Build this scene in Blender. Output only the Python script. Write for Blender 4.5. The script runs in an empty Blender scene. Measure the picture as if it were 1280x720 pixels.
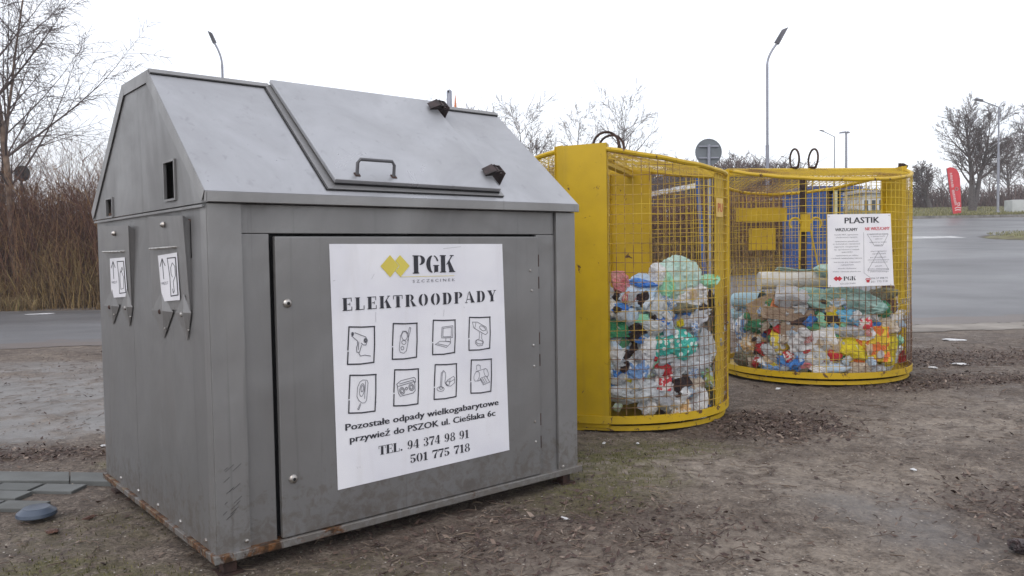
import bpy, bmesh, math, random
import numpy as np
from mathutils import Vector, Matrix, noise as mnoise
random.seed(7); RNG = np.random.default_rng(11)
PI = math.pi
sc = bpy.context.scene
C = sc.collection
# ------------------------------------------------------------------ camera
HCAM = 1.2
RM = Matrix(((9.99872210e-01, 1.59863289e-02, 0.0),
             (-6.86832347e-04, 4.29582414e-02, -9.99076633e-01),
             (-1.59715677e-02, 9.98948961e-01, 4.29637317e-02)))
cam = bpy.data.cameras.new('camera'); camo = bpy.data.objects.new('camera', cam); C.objects.link(camo)
cam.sensor_width = 36; cam.lens = 1015 / 1280 * 36; cam.clip_end = 2000; cam.clip_start = .05
camo.matrix_world = Matrix.Translation((0, 0, HCAM)) @ RM.to_4x4()
sc.camera = camo
# ------------------------------------------------------------------ overcast sky
SUN_EL, SUN_AZ = 48, 205          # degrees; azimuth clockwise from +Y
w = bpy.data.worlds.new("World"); sc.world = w; w.use_nodes = True
nt = w.node_tree; nt.nodes.clear()
wo = nt.nodes.new('ShaderNodeOutputWorld')
sky = nt.nodes.new('ShaderNodeTexSky'); sky.sky_type = 'NISHITA'; sky.sun_disc = False
sky.sun_elevation = math.radians(SUN_EL); sky.sun_rotation = math.radians(SUN_AZ)
sky.air_density = 1.0; sky.dust_density = 3.0
bg1 = nt.nodes.new('ShaderNodeBackground'); bg1.inputs['Strength'].default_value = .05
nt.links.new(sky.outputs[0], bg1.inputs['Color'])
tc = nt.nodes.new('ShaderNodeTexCoord'); nz = nt.nodes.new('ShaderNodeTexNoise')
nz.inputs['Scale'].default_value = 1.6; nz.inputs['Detail'].default_value = 4
nt.links.new(tc.outputs['Generated'], nz.inputs['Vector'])
cr = nt.nodes.new('ShaderNodeValToRGB')
cr.color_ramp.elements[0].position = .3; cr.color_ramp.elements[0].color = (.90, .915, .99, 1)
cr.color_ramp.elements[1].position = .7; cr.color_ramp.elements[1].color = (1, 1, 1.0, 1)
nt.links.new(nz.outputs[0], cr.inputs[0])
bg2 = nt.nodes.new('ShaderNodeBackground'); bg2.inputs['Strength'].default_value = 1.18
nt.links.new(cr.outputs[0], bg2.inputs['Color'])
ad = nt.nodes.new('ShaderNodeAddShader')
nt.links.new(bg1.outputs[0], ad.inputs[0]); nt.links.new(bg2.outputs[0], ad.inputs[1])
nt.links.new(ad.outputs[0], wo.inputs['Surface'])
sun = bpy.data.lights.new('sun', 'SUN'); sun.energy = .6; sun.angle = math.radians(35); sun.color = (1, .97, .93)
suno = bpy.data.objects.new('sun', sun); C.objects.link(suno)
el, az = math.radians(SUN_EL), math.radians(SUN_AZ)
suno.rotation_euler = Vector((math.sin(az) * math.cos(el), math.cos(az) * math.cos(el), math.sin(el))).to_track_quat('Z', 'Y').to_euler()
sc.view_settings.view_transform = 'Standard'; sc.view_settings.look = 'None'
sc.view_settings.exposure = 0.0; sc.view_settings.gamma = 1; sc.view_settings.use_curve_mapping = False
sc.cycles.max_bounces = 6; sc.cycles.transparent_max_bounces = 12

# ------------------------------------------------------------------ measuring: the direction in which a thing was sighted
EYE = Vector((0, 0, HCAM))
def ray(px, py): return (RM @ Vector((px - 640, -(py - 360), -1015))).normalized()
def at(px, py, Y):
    d = ray(px, py); return EYE + d * (Y / d.y)
def gnd(px, py, z=0):
    d = ray(px, py); return EYE + d * ((z - HCAM) / d.z)
def onplane(px, py, P0, n):
    d = ray(px, py); return EYE + d * ((P0 - EYE).dot(n) / d.dot(n))

# ------------------------------------------------------------------ materials
def nodes(name):
    m = bpy.data.materials.new(name); m.use_nodes = True
    return m, m.node_tree, m.node_tree.nodes['Principled BSDF']
def N(t, ty, **kw):
    n = t.nodes.new(ty)
    for k, v in kw.items():
        if k in n.inputs: n.inputs[k].default_value = v
        else: setattr(n, k, v)
    return n
def L(t, a, b): t.links.new(a, b)
def ramp(t, src, stops):
    r = t.nodes.new('ShaderNodeValToRGB')
    while len(r.color_ramp.elements) > len(stops): r.color_ramp.elements.remove(r.color_ramp.elements[-1])
    while len(r.color_ramp.elements) < len(stops): r.color_ramp.elements.new(.5)
    for e, (p, c) in zip(r.color_ramp.elements, stops):
        e.position = p; e.color = (*c, 1) if len(c) == 3 else c
    L(t, src, r.inputs[0]); return r.outputs[0]
def g(v): return (v, v, v)
def mix(t, fac, a, b, mode='MIX'):
    n = t.nodes.new('ShaderNodeMix'); n.data_type = 'RGBA'; n.blend_type = mode
    for s, v in ((0, fac), (6, a), (7, b)):
        if hasattr(v, 'is_output'): L(t, v, n.inputs[s])
        elif s == 0: n.inputs[0].default_value = v
        else: n.inputs[s].default_value = (*v, 1)
    return n.outputs[2]
def noise(t, scale, detail=4, vec=None, dist=0, rough=.55):
    n = N(t, 'ShaderNodeTexNoise', Scale=scale, Detail=detail, Distortion=dist, Roughness=rough)
    if vec is None: vec = coord(t)
    L(t, vec, n.inputs['Vector']); return n.outputs[0]
def coord(t, kind='Object', scale=None):
    c = t.nodes.get('tc_' + kind)
    if not c: c = t.nodes.new('ShaderNodeTexCoord'); c.name = 'tc_' + kind
    o = c.outputs[kind]
    if scale:
        mp = t.nodes.new('ShaderNodeMapping'); mp.inputs['Scale'].default_value = scale
        L(t, o, mp.inputs['Vector']); o = mp.outputs[0]
    return o
def bump(t, b, h, strength, dist=.01):
    n = N(t, 'ShaderNodeBump', Strength=strength, Distance=dist)
    L(t, h, n.inputs['Height']); L(t, n.outputs[0], b.inputs['Normal'])
MATS = {}
def simple(name, c1, c2=None, scale=8, rough=.6, metal=0, bmp=.2, bscale=40, alpha=1, spec=.5, bdist=.005):
    if name in MATS: return MATS[name]
    m, t, b = nodes(name)
    c2 = c2 or tuple(x * .75 for x in c1)
    n = noise(t, scale, 5)
    L(t, ramp(t, n, [(.35, c2), (.62, c1)]), b.inputs['Base Color'])
    b.inputs['Roughness'].default_value = rough; b.inputs['Metallic'].default_value = metal
    b.inputs['Specular IOR Level'].default_value = spec
    if bmp: bump(t, b, noise(t, bscale, 4), bmp, bdist)
    if alpha < 1: b.inputs['Alpha'].default_value = alpha
    MATS[name] = m; return m

def grey_paint(name, base, rough, rusty=0.0, metal=.55):
    m, t, b = nodes(name)
    st = noise(t, 1.0, 5, coord(t, 'Object', (9, 9, .7)), .4)
    cl = noise(t, 2.2, 6)
    fine = noise(t, 90, 3)
    c = mix(t, ramp(t, st, [(.3, g(0)), (.75, g(1))]), tuple(x * 1.03 for x in base), tuple(x * .95 for x in base))
    c = mix(t, ramp(t, cl, [(.45, g(0)), (.75, g(.5))]), c, tuple(x * .80 for x in (base[0], base[1] * .98, base[2] * .95)))
    # cloudy tarnish, run-off streaks and mud splash low down
    bl_ = noise(t, 1.0, 6, coord(t, 'Object', (1.6, 1.6, 1.0)), 1.6, .62)
    c = mix(t, ramp(t, bl_, [(.42, g(0)), (.60, g(.34))]), c, tuple(x * .76 for x in base))
    c = mix(t, ramp(t, bl_, [(.30, g(.25)), (.42, g(0))]), c, tuple(x * 1.22 for x in base))
    dr = noise(t, 1.0, 5, coord(t, 'Object', (26, 26, .8)), .6, .6)
    c = mix(t, ramp(t, dr, [(.60, g(0)), (.70, g(.38))]), c, tuple(x * .58 for x in base))
    sz = N(t, 'ShaderNodeSeparateXYZ'); L(t, coord(t), sz.inputs[0])
    ms = N(t, 'ShaderNodeMath', operation='MULTIPLY_ADD'); L(t, noise(t, 22, 6, None, .5, .7), ms.inputs[0]); ms.inputs[1].default_value = .9
    mz = N(t, 'ShaderNodeMapRange'); mz.inputs['From Min'].default_value = .05; mz.inputs['From Max'].default_value = .55; mz.inputs['To Min'].default_value = .18; mz.inputs['To Max'].default_value = -.12
    L(t, sz.outputs[2], mz.inputs['Value']); L(t, mz.outputs[0], ms.inputs[2])
    c = mix(t, ramp(t, ms.outputs[0], [(.52, g(0)), (.66, g(.5))]), c, (.13, .105, .085))
    # specks and scratches
    sp = noise(t, 26, 6, None, 1.5, .7)
    c = mix(t, ramp(t, sp, [(.70, g(0)), (.74, g(.55))]), c, (.16, .13, .11))
    sc_ = noise(t, 1.0, 6, coord(t, 'Object', (60, 60, 4)), 2.0, .7)
    c = mix(t, ramp(t, sc_, [(.70, g(0)), (.73, g(.35))]), c, (.62, .62, .64))
    if rusty:
        rn = noise(t, 7, 7, None, .6, .7)
        sx = N(t, 'ShaderNodeSeparateXYZ'); L(t, coord(t), sx.inputs[0])
        mr = N(t, 'ShaderNodeMapRange'); mr.inputs['From Min'].default_value = 0; mr.inputs['From Max'].default_value = .75
        mr.inputs['To Min'].default_value = .10; mr.inputs['To Max'].default_value = -.06
        L(t, sx.outputs[0], mr.inputs['Value'])
        a = N(t, 'ShaderNodeMath', operation='ADD'); L(t, rn, a.inputs[0]); L(t, mr.outputs[0], a.inputs[1])
        rc = ramp(t, noise(t, 30, 4), [(.3, (.035, .02, .015)), (.46, (.08, .045, .025)), (.56, (.19, .08, .03)), (.64, (.20, .165, .11))])
        c = mix(t, ramp(t, a.outputs[0], [(.56, g(0)), (.62, g(1))]), c, rc)
    L(t, c, b.inputs['Base Color'])
    b.inputs['Metallic'].default_value = metal
    L(t, ramp(t, bl_, [(.3, g(rough - .10)), (.65, g(rough + .14))]), b.inputs['Roughness'])
    h = mix(t, .02, noise(t, 2.0, 2, None, .4), fine)
    bump(t, b, h, .42, .03)
    return m
M_GREY = grey_paint('grey_paint', (.232, .230, .232), .42)
M_GREY2 = grey_paint('grey_paint_light', (.262, .259, .260), .40)
M_ROOF = grey_paint('grey_paint_roof_skylit', (.37, .375, .395), .36, metal=.55)  # same grey paint, base colour lightened for the sky the roof reflects
M_RAIL = grey_paint('grey_paint_rusting', (.25, .245, .24), .5, rusty=1)
M_DARK = simple('dark_gap', (.012, .012, .014), rough=.9, bmp=0)
M_STEEL = simple('bare_steel', (.55, .54, .52), (.25, .22, .2), 60, .35, .9, .1)
M_RUST = simple('rusted_steel', (.075, .04, .032), (.028, .018, .016), 22, .8, .3, .5, 60)
M_INK = simple('dark_print', (.028, .028, .04), rough=.6, bmp=0)
M_INKS = simple('soft_print', (.16, .16, .19), rough=.6, bmp=0)
M_LOGO = simple('mustard_print', (.66, .56, .10), (.62, .50, .08), 5, .5, 0, 0)
M_REDP = simple('red_print', (.62, .03, .05), rough=.5, bmp=0)
def poster_mat():
    m, t, b = nodes('white_vinyl')
    c = mix(t, ramp(t, noise(t, 2.5, 5), [(.4, g(0)), (.7, g(1))]), (.80, .80, .84), (.70, .70, .76))
    c = mix(t, ramp(t, noise(t, 9, 7, None, 2.5, .7), [(.66, g(0)), (.71, g(.6))]), c, (.42, .42, .46))
    c = mix(t, ramp(t, noise(t, 1.0, 5, coord(t, 'Object', (14, 14, 1.6)), .8), [(.55, g(0)), (.7, g(.18))]), c, (.60, .58, .58))
    L(t, c, b.inputs['Base Color']); b.inputs['Roughness'].default_value = .36
    bump(t, b, noise(t, 3, 2, None, .5), .22, .014); return m
M_POSTER = poster_mat()

def yellow_paint(name, wear, base=(.56, .365, .004), rust=(.085, .035, .02)):
    m, t, b = nodes(name)
    c = mix(t, ramp(t, noise(t, 3, 5), [(.35, g(0)), (.7, g(1))]), base, tuple(x * .78 for x in base))
    st = noise(t, 1.0, 5, coord(t, 'Object', (11, 11, 1.2)), .5)
    c = mix(t, ramp(t, st, [(.55, g(0)), (.8, g(.4))]), c, (.30, .21, .03))
    rn = noise(t, 14, 8, None, .8, .72)
    c = mix(t, ramp(t, rn, [(.66 - wear, g(0)), (.69 - wear, g(1))]), c, rust)
    L(t, c, b.inputs['Base Color']); b.inputs['Roughness'].default_value = .5
    bump(t, b, mix(t, .3, noise(t, 1.7, 3), rn), .3, .012); return m
M_YEL = yellow_paint('yellow_paint', .022)
M_YELR = yellow_paint('yellow_paint_chipped', .08)
def wire_mat():
    m, t, b = nodes('wire_yellow_rust')
    n = noise(t, 2.2, 4); f = noise(t, 60, 4, None, 0, .8)
    a = N(t, 'ShaderNodeMath', operation='MULTIPLY_ADD'); L(t, f, a.inputs[0]); a.inputs[1].default_value = .55
    sz = N(t, 'ShaderNodeSeparateXYZ'); L(t, coord(t), sz.inputs[0]); mz = N(t, 'ShaderNodeMapRange'); mz.inputs['From Min'].default_value = .15; mz.inputs['From Max'].default_value = 1.3; mz.inputs['To Min'].default_value = .15; mz.inputs['To Max'].default_value = -.03
    L(t, sz.outputs[2], mz.inputs['Value']); a2 = N(t, 'ShaderNodeMath', operation='ADD'); L(t, n, a2.inputs[0]); L(t, mz.outputs[0], a2.inputs[1]); L(t, a2.outputs[0], a.inputs[2])
    L(t, ramp(t, a.outputs[0], [(.68, (.60, .42, .03)), (.82, (.42, .27, .05)), (.92, (.14, .07, .04))]), b.inputs['Base Color'])
    b.inputs['Roughness'].default_value = .6; return m
M_WIRE = wire_mat()

# ------------------------------------------------------------------ mesh builder
class MB:
    def __init__(s): s.v = []; s.f = []
    def add(s, vs, fs):
        o = len(s.v); s.v += [tuple(p) for p in vs]; s.f += [tuple(i + o for i in f) for f in fs]; return s
    def hexa(s, p):      # 8 corners: bottom 4 (ccw), top 4
        return s.add(p, [(3, 2, 1, 0), (4, 5, 6, 7), (0, 1, 5, 4), (1, 2, 6, 5), (2, 3, 7, 6), (3, 0, 4, 7)])
    def box(s, a, b, M=None):
        x0, y0, z0 = a; x1, y1, z1 = b
        p = [Vector(q) for q in ((x0, y0, z0), (x1, y0, z0), (x1, y1, z0), (x0, y1, z0), (x0, y0, z1), (x1, y0, z1), (x1, y1, z1), (x0, y1, z1))]
        if M: p = [M @ q for q in p]
        return s.hexa(p)
    def prism(s, poly, d):   # planar polygon extruded by vector d
        n = len(poly); d = Vector(d); a = [Vector(q) for q in poly]; b = [q + d for q in a]
        return s.add(a + b, [tuple(range(n))[::-1], tuple(range(n, 2 * n))] + [(i, (i + 1) % n, n + (i + 1) % n, n + i) for i in range(n)])
    def tube(s, pts, r, n=8, closed=False, cap=True):
        pts = [Vector(p) for p in pts]; m = len(pts)
        rs = r if isinstance(r, (list, tuple)) else [r] * m
        vs = []; prev = None
        for i, p in enumerate(pts):
            if closed: d = pts[(i + 1) % m] - pts[i - 1]
            else: d = pts[min(i + 1, m - 1)] - pts[max(i - 1, 0)]
            d.normalize()
            if prev is None:
                u = d.orthogonal().normalized()
            else:
                u = prev - d * prev.dot(d); u.normalize()
            prev = u; w_ = d.cross(u)
            for k in range(n):
                a = 2 * PI * k / n
                vs.append(p + (u * math.cos(a) + w_ * math.sin(a)) * rs[i])
        fs = []
        for i in range(m if closed else m - 1):
            j = (i + 1) % m
            for k in range(n):
                fs.append((i * n + k, i * n + (k + 1) % n, j * n + (k + 1) % n, j * n + k))
        if cap and not closed:
            fs.append(tuple(range(n))[::-1]); fs.append(tuple(range((m - 1) * n, m * n)))
        return s.add(vs, fs)
    def lathe(s, prof, n=16, M=None):
        vs = []; fs = []
        for (r, z) in prof:
            for k in range(n):
                a = 2 * PI * k / n; q = Vector((r * math.cos(a), r * math.sin(a), z)); vs.append(M @ q if M else q)
        for i in range(len(prof) - 1):
            for k in range(n):
                fs.append((i * n + k, i * n + (k + 1) % n, (i + 1) * n + (k + 1) % n, (i + 1) * n + k))
        fs.append(tuple(range(n))[::-1]); fs.append(tuple(range((len(prof) - 1) * n, len(prof) * n)))
        return s.add(vs, fs)
    def mesh(s, name, mat, smooth=False):
        me = bpy.data.meshes.new(name); me.from_pydata(s.v, [], s.f)
        bm = bmesh.new(); bm.from_mesh(me); bmesh.ops.recalc_face_normals(bm, faces=bm.faces); bm.to_mesh(me); bm.free()
        if mat: me.materials.append(mat)
        if smooth:
            me.polygons.foreach_set('use_smooth', [True] * len(me.polygons))
            me.set_sharp_from_angle(angle=math.radians(40))
        return me
    def build(s, name, mat, parent=None, smooth=False, bevel=0, **tags):
        return link(name, s.mesh(name, mat, smooth), parent, bevel, **tags)
def link(name, me, parent=None, bevel=0, **tags):
    o = bpy.data.objects.new(name, me); C.objects.link(o)
    if parent: o.parent = parent
    if bevel:
        b = o.modifiers.new('b', 'BEVEL'); b.width = bevel; b.segments = 2; b.limit_method = 'ANGLE'; b.angle_limit = math.radians(40)
    for k, v in tags.items():
        if v is not None: o[k] = v
    return o
def empty(name, loc, rz=0, **tags):
    o = bpy.data.objects.new(name, None); C.objects.link(o); o.location = loc; o.rotation_euler = (0, 0, rz); o.empty_display_size = .2
    for k, v in tags.items():
        if v is not None: o[k] = v
    return o
def npmesh(name, V, F, mat, parent=None, smooth=False, attrs=None, **tags):
    me = bpy.data.meshes.new(name)
    F = np.asarray(F, dtype=np.int32); V = np.asarray(V, dtype=np.float32)
    me.vertices.add(len(V)); me.vertices.foreach_set('co', V.ravel())
    k = F.shape[1]
    me.loops.add(F.size); me.loops.foreach_set('vertex_index', F.ravel())
    me.polygons.add(len(F)); me.polygons.foreach_set('loop_start', np.arange(0, F.size, k, dtype=np.int32))
    if smooth: me.polygons.foreach_set('use_smooth', np.ones(len(F), dtype=bool))
    me.update(calc_edges=True); me.validate()
    for an, ar in (attrs or {}).items():
        a = me.attributes.new(an, 'FLOAT', 'POINT'); a.data.foreach_set('value', np.asarray(ar, dtype=np.float32))
    me.materials.append(mat)
    return link(name, me, parent, 0, **tags)
def segs_mesh(P0, P1, R0, R1, n):
    P0 = np.asarray(P0); P1 = np.asarray(P1); R0 = np.asarray(R0)[:, None]; R1 = np.asarray(R1)[:, None]
    d = P1 - P0; d /= np.maximum(np.linalg.norm(d, axis=1, keepdims=True), 1e-9)
    h = np.where(np.abs(d[:, 2:3]) > .9, np.array([[1., 0, 0]]), np.array([[0, 0, 1.]]))
    u = np.cross(d, h); u /= np.linalg.norm(u, axis=1, keepdims=True); v = np.cross(d, u)
    m = len(P0); V = np.zeros((m, 2 * n, 3))
    for k in range(n):
        a = 2 * PI * k / n; r = u * math.cos(a) + v * math.sin(a)
        V[:, k] = P0 + r * R0; V[:, n + k] = P1 + r * R1
    f = np.array([(k, (k + 1) % n, n + (k + 1) % n, n + k) for k in range(n)])
    F = (f[None] + (np.arange(m) * 2 * n)[:, None, None]).reshape(-1, 4)
    return V.reshape(-1, 3), F

# numpy value noise
def vnoise(x, y, seed=0):
    xi = np.floor(x).astype(np.int64); yi = np.floor(y).astype(np.int64); xf = x - xi; yf = y - yi
    u = xf * xf * (3 - 2 * xf); v = yf * yf * (3 - 2 * yf)
    def h(a, b):
        n = (a * 374761393 + b * 668265263 + seed * 974711) & 0xffffffff
        n = ((n ^ (n >> 13)) * 1274126177) & 0xffffffff
        return ((n ^ (n >> 16)) & 0xffff) / 65535.0
    return (h(xi, yi) * (1 - u) + h(xi + 1, yi) * u) * (1 - v) + (h(xi, yi + 1) * (1 - u) + h(xi + 1, yi + 1) * u) * v
def fbm(x, y, sc_, oct=4, seed=0):
    s = 0; a = 1; t = 0
    for i in range(oct):
        s = s + a * vnoise(x * sc_, y * sc_, seed + i); t += a; a *= .5; sc_ *= 2.03
    return s / t
def sstep(a, b, x):
    t = np.clip((x - a) / (b - a), 0, 1); return t * t * (3 - 2 * t)

# ------------------------------------------------------------------ terrain
def terr(x, y):
    x = np.asarray(x, float); y = np.asarray(y, float)
    wgt = sstep(-9, 7, x)
    return wgt * .0795 * (np.maximum(y - 12.2, 0) - np.maximum(y - 75, 0)) * sstep(11.5, 16, y) + (1 - wgt) * .01 * np.maximum(y - 20, 0)
def tz(x, y): return float(terr(x, y))
def yard_edge(x): return 11.05 + .095 * (np.asarray(x, float) + 7) + .75 * (fbm(np.asarray(x, float), np.zeros_like(x), .8, 5, 5) - .5)

def axis(lo, hi, c0, c1, fine, growth=1.12):
    a = list(np.arange(c0, c1, fine)); s = fine; v = a[-1]
    while v < hi: s *= growth; v += s; a.append(v)
    s = fine; v = a[0]; b = []
    while v > lo: s *= growth; v -= s; b.append(v)
    return np.array(b[::-1] + a)
def sheet(name, xs, ys, zf, mat, attrs=None, keep=None, **tags):
    X, Y = np.meshgrid(xs, ys); Z = zf(X, Y)
    V = np.stack([X.ravel(), Y.ravel(), Z.ravel()], 1)
    nx, ny = len(xs), len(ys); i = np.arange(nx - 1); j = np.arange(ny - 1)
    I, J = np.meshgrid(i, j); a = (J * nx + I).ravel()
    F = np.stack([a, a + 1, a + nx + 1, a + nx], 1)
    if keep is not None:
        K = keep(X, Y).ravel(); F = F[K[F].all(1)]
    at_ = {k: f(X, Y).ravel() for k, f in (attrs or {}).items()}
    return npmesh(name, V, F, mat, smooth=True, attrs=at_, **tags)

def blob(X, Y, cx, cy, rx, ry, ang=0, soft=.5):
    c, s = math.cos(ang), math.sin(ang); dx, dy = X - cx, Y - cy
    u = (dx * c + dy * s) / rx; v = (-dx * s + dy * c) / ry
    n = fbm(X, Y, 2.2, 4, 31) - .5
    return sstep(1 + soft, 1 - soft, np.sqrt(u * u + v * v) + n * 1.1)
def relief(X, Y):
    near = sstep(14, 8, np.hypot(X, Y))
    n1 = fbm(X, Y, .8, 3, 2) - .5; n2 = fbm(X, Y, 5, 4, 9) - .5; n3 = fbm(X, Y, 23, 3, 17) - .5
    pav = 1 - sstep(.30, 0, np.maximum(np.maximum(-X - 4.2, X + 2.28), np.maximum(3.82 - Y, Y - 4.6)))   # flatter by the kerb
    return near * (.03 * n1 + .035 * n2 + .016 * n3) * (.12 + .88 * pav) - .012 * near
def a_wet(X, Y):
    return np.clip(blob(X, Y, -4.6, 7.2, 1.5, 1.6, .5) + blob(X, Y, -3.6, 5.9, .8, .6) + blob(X, Y, -5.6, 9.0, 1.6, .5, .3) * .7 + .5 * blob(X, Y, 1.6, 3.7, .35, .5, .3), 0, 1)
def a_moss(X, Y):
    m = blob(X, Y, .45, 4.5, .42, .45) * .8 + blob(X, Y, 1.0, 4.9, .4, .25) * .4 + blob(X, Y, .25, 3.9, .3, .2) * .5 + blob(X, Y, -1.55, 2.85, .55, .3) * .8 + blob(X, Y, -2.25, 4.8, .22, .16) * 1.1 + blob(X, Y, .7, 4.9, .5, .3) * .45
    m = m + blob(X, Y, -1.9, 3.6, .4, .3) * .3 + blob(X, Y, -.6, 3.0, .4, .25) * .3
    return np.clip(m, 0, 1)
def a_pale(X, Y):
    return np.clip(blob(X, Y, .9, 4.6, .5, .35, .3) + blob(X, Y, 1.7, 4.2, .8, .45, .2) * .8 + blob(X, Y, .55, 2.9, .8, .5) * .8 + blob(X, Y, 2.6, 5.3, 1.0, .4) * .7 + blob(X, Y, -4.2, 5.9, 1.4, .5) * .4 + blob(X, Y, 3.6, 6.1, .9, .5) * .5 + blob(X, Y, 1.3, 3.1, .4, .5) * .4, 0, 1)
def a_litter(X, Y):
    m = blob(X, Y, 1.75, 5.5, .55, .42) + blob(X, Y, 3.9, 7.3, 1.1, .4, .2) * .8 + blob(X, Y, -3.0, 5.0, 1.0, .18) * .8 + blob(X, Y, .2, 3.4, .9, .5) * .4 + .7 * blob(X, Y, 4.6, 8.8, 1.5, .6) + blob(X, Y, 2.6, 3.6, .6, .5) * .6
    return np.clip(m, 0, 1)
def dirt_mat():
    m, t, b = nodes('yard_dirt')
    P = coord(t)
    at_ = {}
    for k in ('wet', 'moss', 'litter', 'pale'):
        a = t.nodes.new('ShaderNodeAttribute'); a.attribute_name = k; at_[k] = a.outputs['Fac']
    c = ramp(t, noise(t, 1.1, 5, P, .4), [(.36, (.082, .061, .047)), (.48, (.148, .115, .090)), (.64, (.240, .195, .152))])
    c = mix(t, .55, c, ramp(t, noise(t, 9, 6, P, .8, .65), [(.38, (.06, .044, .036)), (.52, (.165, .132, .108)), (.66, (.34, .285, .230))]))
    c = mix(t, ramp(t, noise(t, 55, 5, P, .5, .7), [(.38, g(.9)), (.58, g(0))]), c, (.045, .033, .028))
    v = N(t, 'ShaderNodeTexVoronoi', Scale=130); L(t, P, v.inputs['Vector'])
    c = mix(t, ramp(t, v.outputs[0], [(.10, g(.4)), (.22, g(0))]), c, ramp(t, v.outputs['Color'], [(.3, (.10, .08, .07)), (.8, (.36, .31, .27))]))
    v2 = N(t, 'ShaderNodeTexVoronoi', Scale=17); L(t, P, v2.inputs['Vector'])
    c = mix(t, ramp(t, v2.outputs[0], [(.07, g(.8)), (.11, g(0))]), c, (.40, .36, .31))
    pl_ = N(t, 'ShaderNodeMath', operation='MULTIPLY'); L(t, at_['pale'], pl_.inputs[0]); L(t, ramp(t, noise(t, 8, 7, P, 1, .7), [(.40, g(0)), (.58, g(.85))]), pl_.inputs[1])
    c = mix(t, pl_.outputs[0], c, ramp(t, noise(t, 40, 4), [(.3, (.22, .185, .15)), (.7, (.36, .31, .26))]))
    # moss
    mo = N(t, 'ShaderNodeMath', operation='MULTIPLY'); L(t, at_['moss'], mo.inputs[0]); L(t, ramp(t, noise(t, 14, 6), [(.38, g(0)), (.55, g(1))]), mo.inputs[1])
    c = mix(t, mo.outputs[0], c, ramp(t, noise(t, 60, 4), [(.3, (.06, .055, .025)), (.7, (.15, .14, .055))]))
    lt = N(t, 'ShaderNodeMath', operation='MULTIPLY'); L(t, at_['litter'], lt.inputs[0]); L(t, ramp(t, noise(t, 20, 5), [(.35, g(0)), (.6, g(.8))]), lt.inputs[1])
    c = mix(t, lt.outputs[0], c, (.062, .036, .028))
    wc = ramp(t, noise(t, 3, 6), [(.3, (.13, .125, .12)), (.7, (.20, .19, .185))])
    wm = N(t, 'ShaderNodeMath', operation='MULTIPLY'); L(t, at_['wet'], wm.inputs[0]); L(t, ramp(t, noise(t, 3.3, 6), [(.34, g(.25)), (.55, g(1))]), wm.inputs[1])
    c = mix(t, wm.outputs[0], c, wc)
    L(t, c, b.inputs['Base Color'])
    r = ramp(t, noise(t, 1.7, 4), [(.3, g(.62)), (.65, g(.9))])
    r = mix(t, wm.outputs[0], r, g(.42)); L(t, r, b.inputs['Roughness'])
    h = mix(t, .5, noise(t, 40, 6, P, .5, .7), noise(t, 11, 5, P, .4, .65))
    hb = N(t, 'ShaderNodeBump', Distance=.028); L(t, h, hb.inputs['Height'])
    L(t, ramp(t, wm.outputs[0], [(0, g(1)), (1, g(.2))]), hb.inputs['Strength'])
    L(t, hb.outputs[0], b.inputs['Normal'])
    b.inputs['Specular IOR Level'].default_value = .35
    return m
M_DIRT = dirt_mat()
gx = axis(-420, 420, -4.2, 5.6, .028, 1.055); gy = axis(-40, 900, 2.2, 7.5, .028, 1.04)
sheet('ground', gx, gy, lambda X, Y: terr(X, Y) + relief(X, Y), M_DIRT, {'wet': a_wet, 'moss': a_moss, 'litter': a_litter, 'pale': a_pale}, kind='structure')

def asphalt_mat(name, dark, light, wet):
    m, t, b = nodes(name); P = coord(t)
    c = ramp(t, noise(t, .35, 6, coord(t, 'Object', (1, 2.2, 1)), .5), [(.3, dark), (.7, light)])
    c = mix(t, ramp(t, noise(t, 120, 3), [(.35, g(.5)), (.65, g(0))]), c, tuple(x * .55 for x in dark))
    v = N(t, 'ShaderNodeTexVoronoi', Scale=9); v.feature = 'DISTANCE_TO_EDGE'; 
    L(t, noise_vec(t, P, 1.2), v.inputs['Vector'])
    c = mix(t, ramp(t, v.outputs[0], [(.0, g(.25)), (.012, g(0))]), c, tuple(x * .5 for x in dark))
    # mud tracked on to the asphalt along the yard edge
    md = noise(t, 1.4, 7, coord(t, 'Object', (.6, 2, 1)), 1, .7)
    a = t.nodes.new('ShaderNodeAttribute'); a.attribute_name = 'edge'
    ma = N(t, 'ShaderNodeMath', operation='MULTIPLY_ADD'); L(t, a.outputs['Fac'], ma.inputs[0]); ma.inputs[1].default_value = .42; L(t, md, ma.inputs[2])
    c = mix(t, ramp(t, ma.outputs[0], [(.66, g(0)), (.76, g(.85))]), c, (.115, .09, .078))
    L(t, c, b.inputs['Base Color'])
    wn = noise(t, .23, 5, coord(t, 'Object', (.6, 1.1, 1)), .6)
    L(t, ramp(t, wn, [(.40, g(wet + .08)), (.66, g(.6))]), b.inputs['Roughness'])
    bump(t, b, noise(t, 90, 4), .35, .006)
    return m
def noise_vec(t, P, k):
    n = N(t, 'ShaderNodeTexNoise', Scale=k, Detail=5); L(t, P, n.inputs['Vector'])
    a = N(t, 'ShaderNodeVectorMath', operation='ADD'); L(t, P, a.inputs[0]); L(t, n.outputs['Color'], a.inputs[1]); return a.outputs[0]
M_ASPH = asphalt_mat('wet_asphalt', (.09, .09, .096), (.165, .165, .174), .32)

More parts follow.
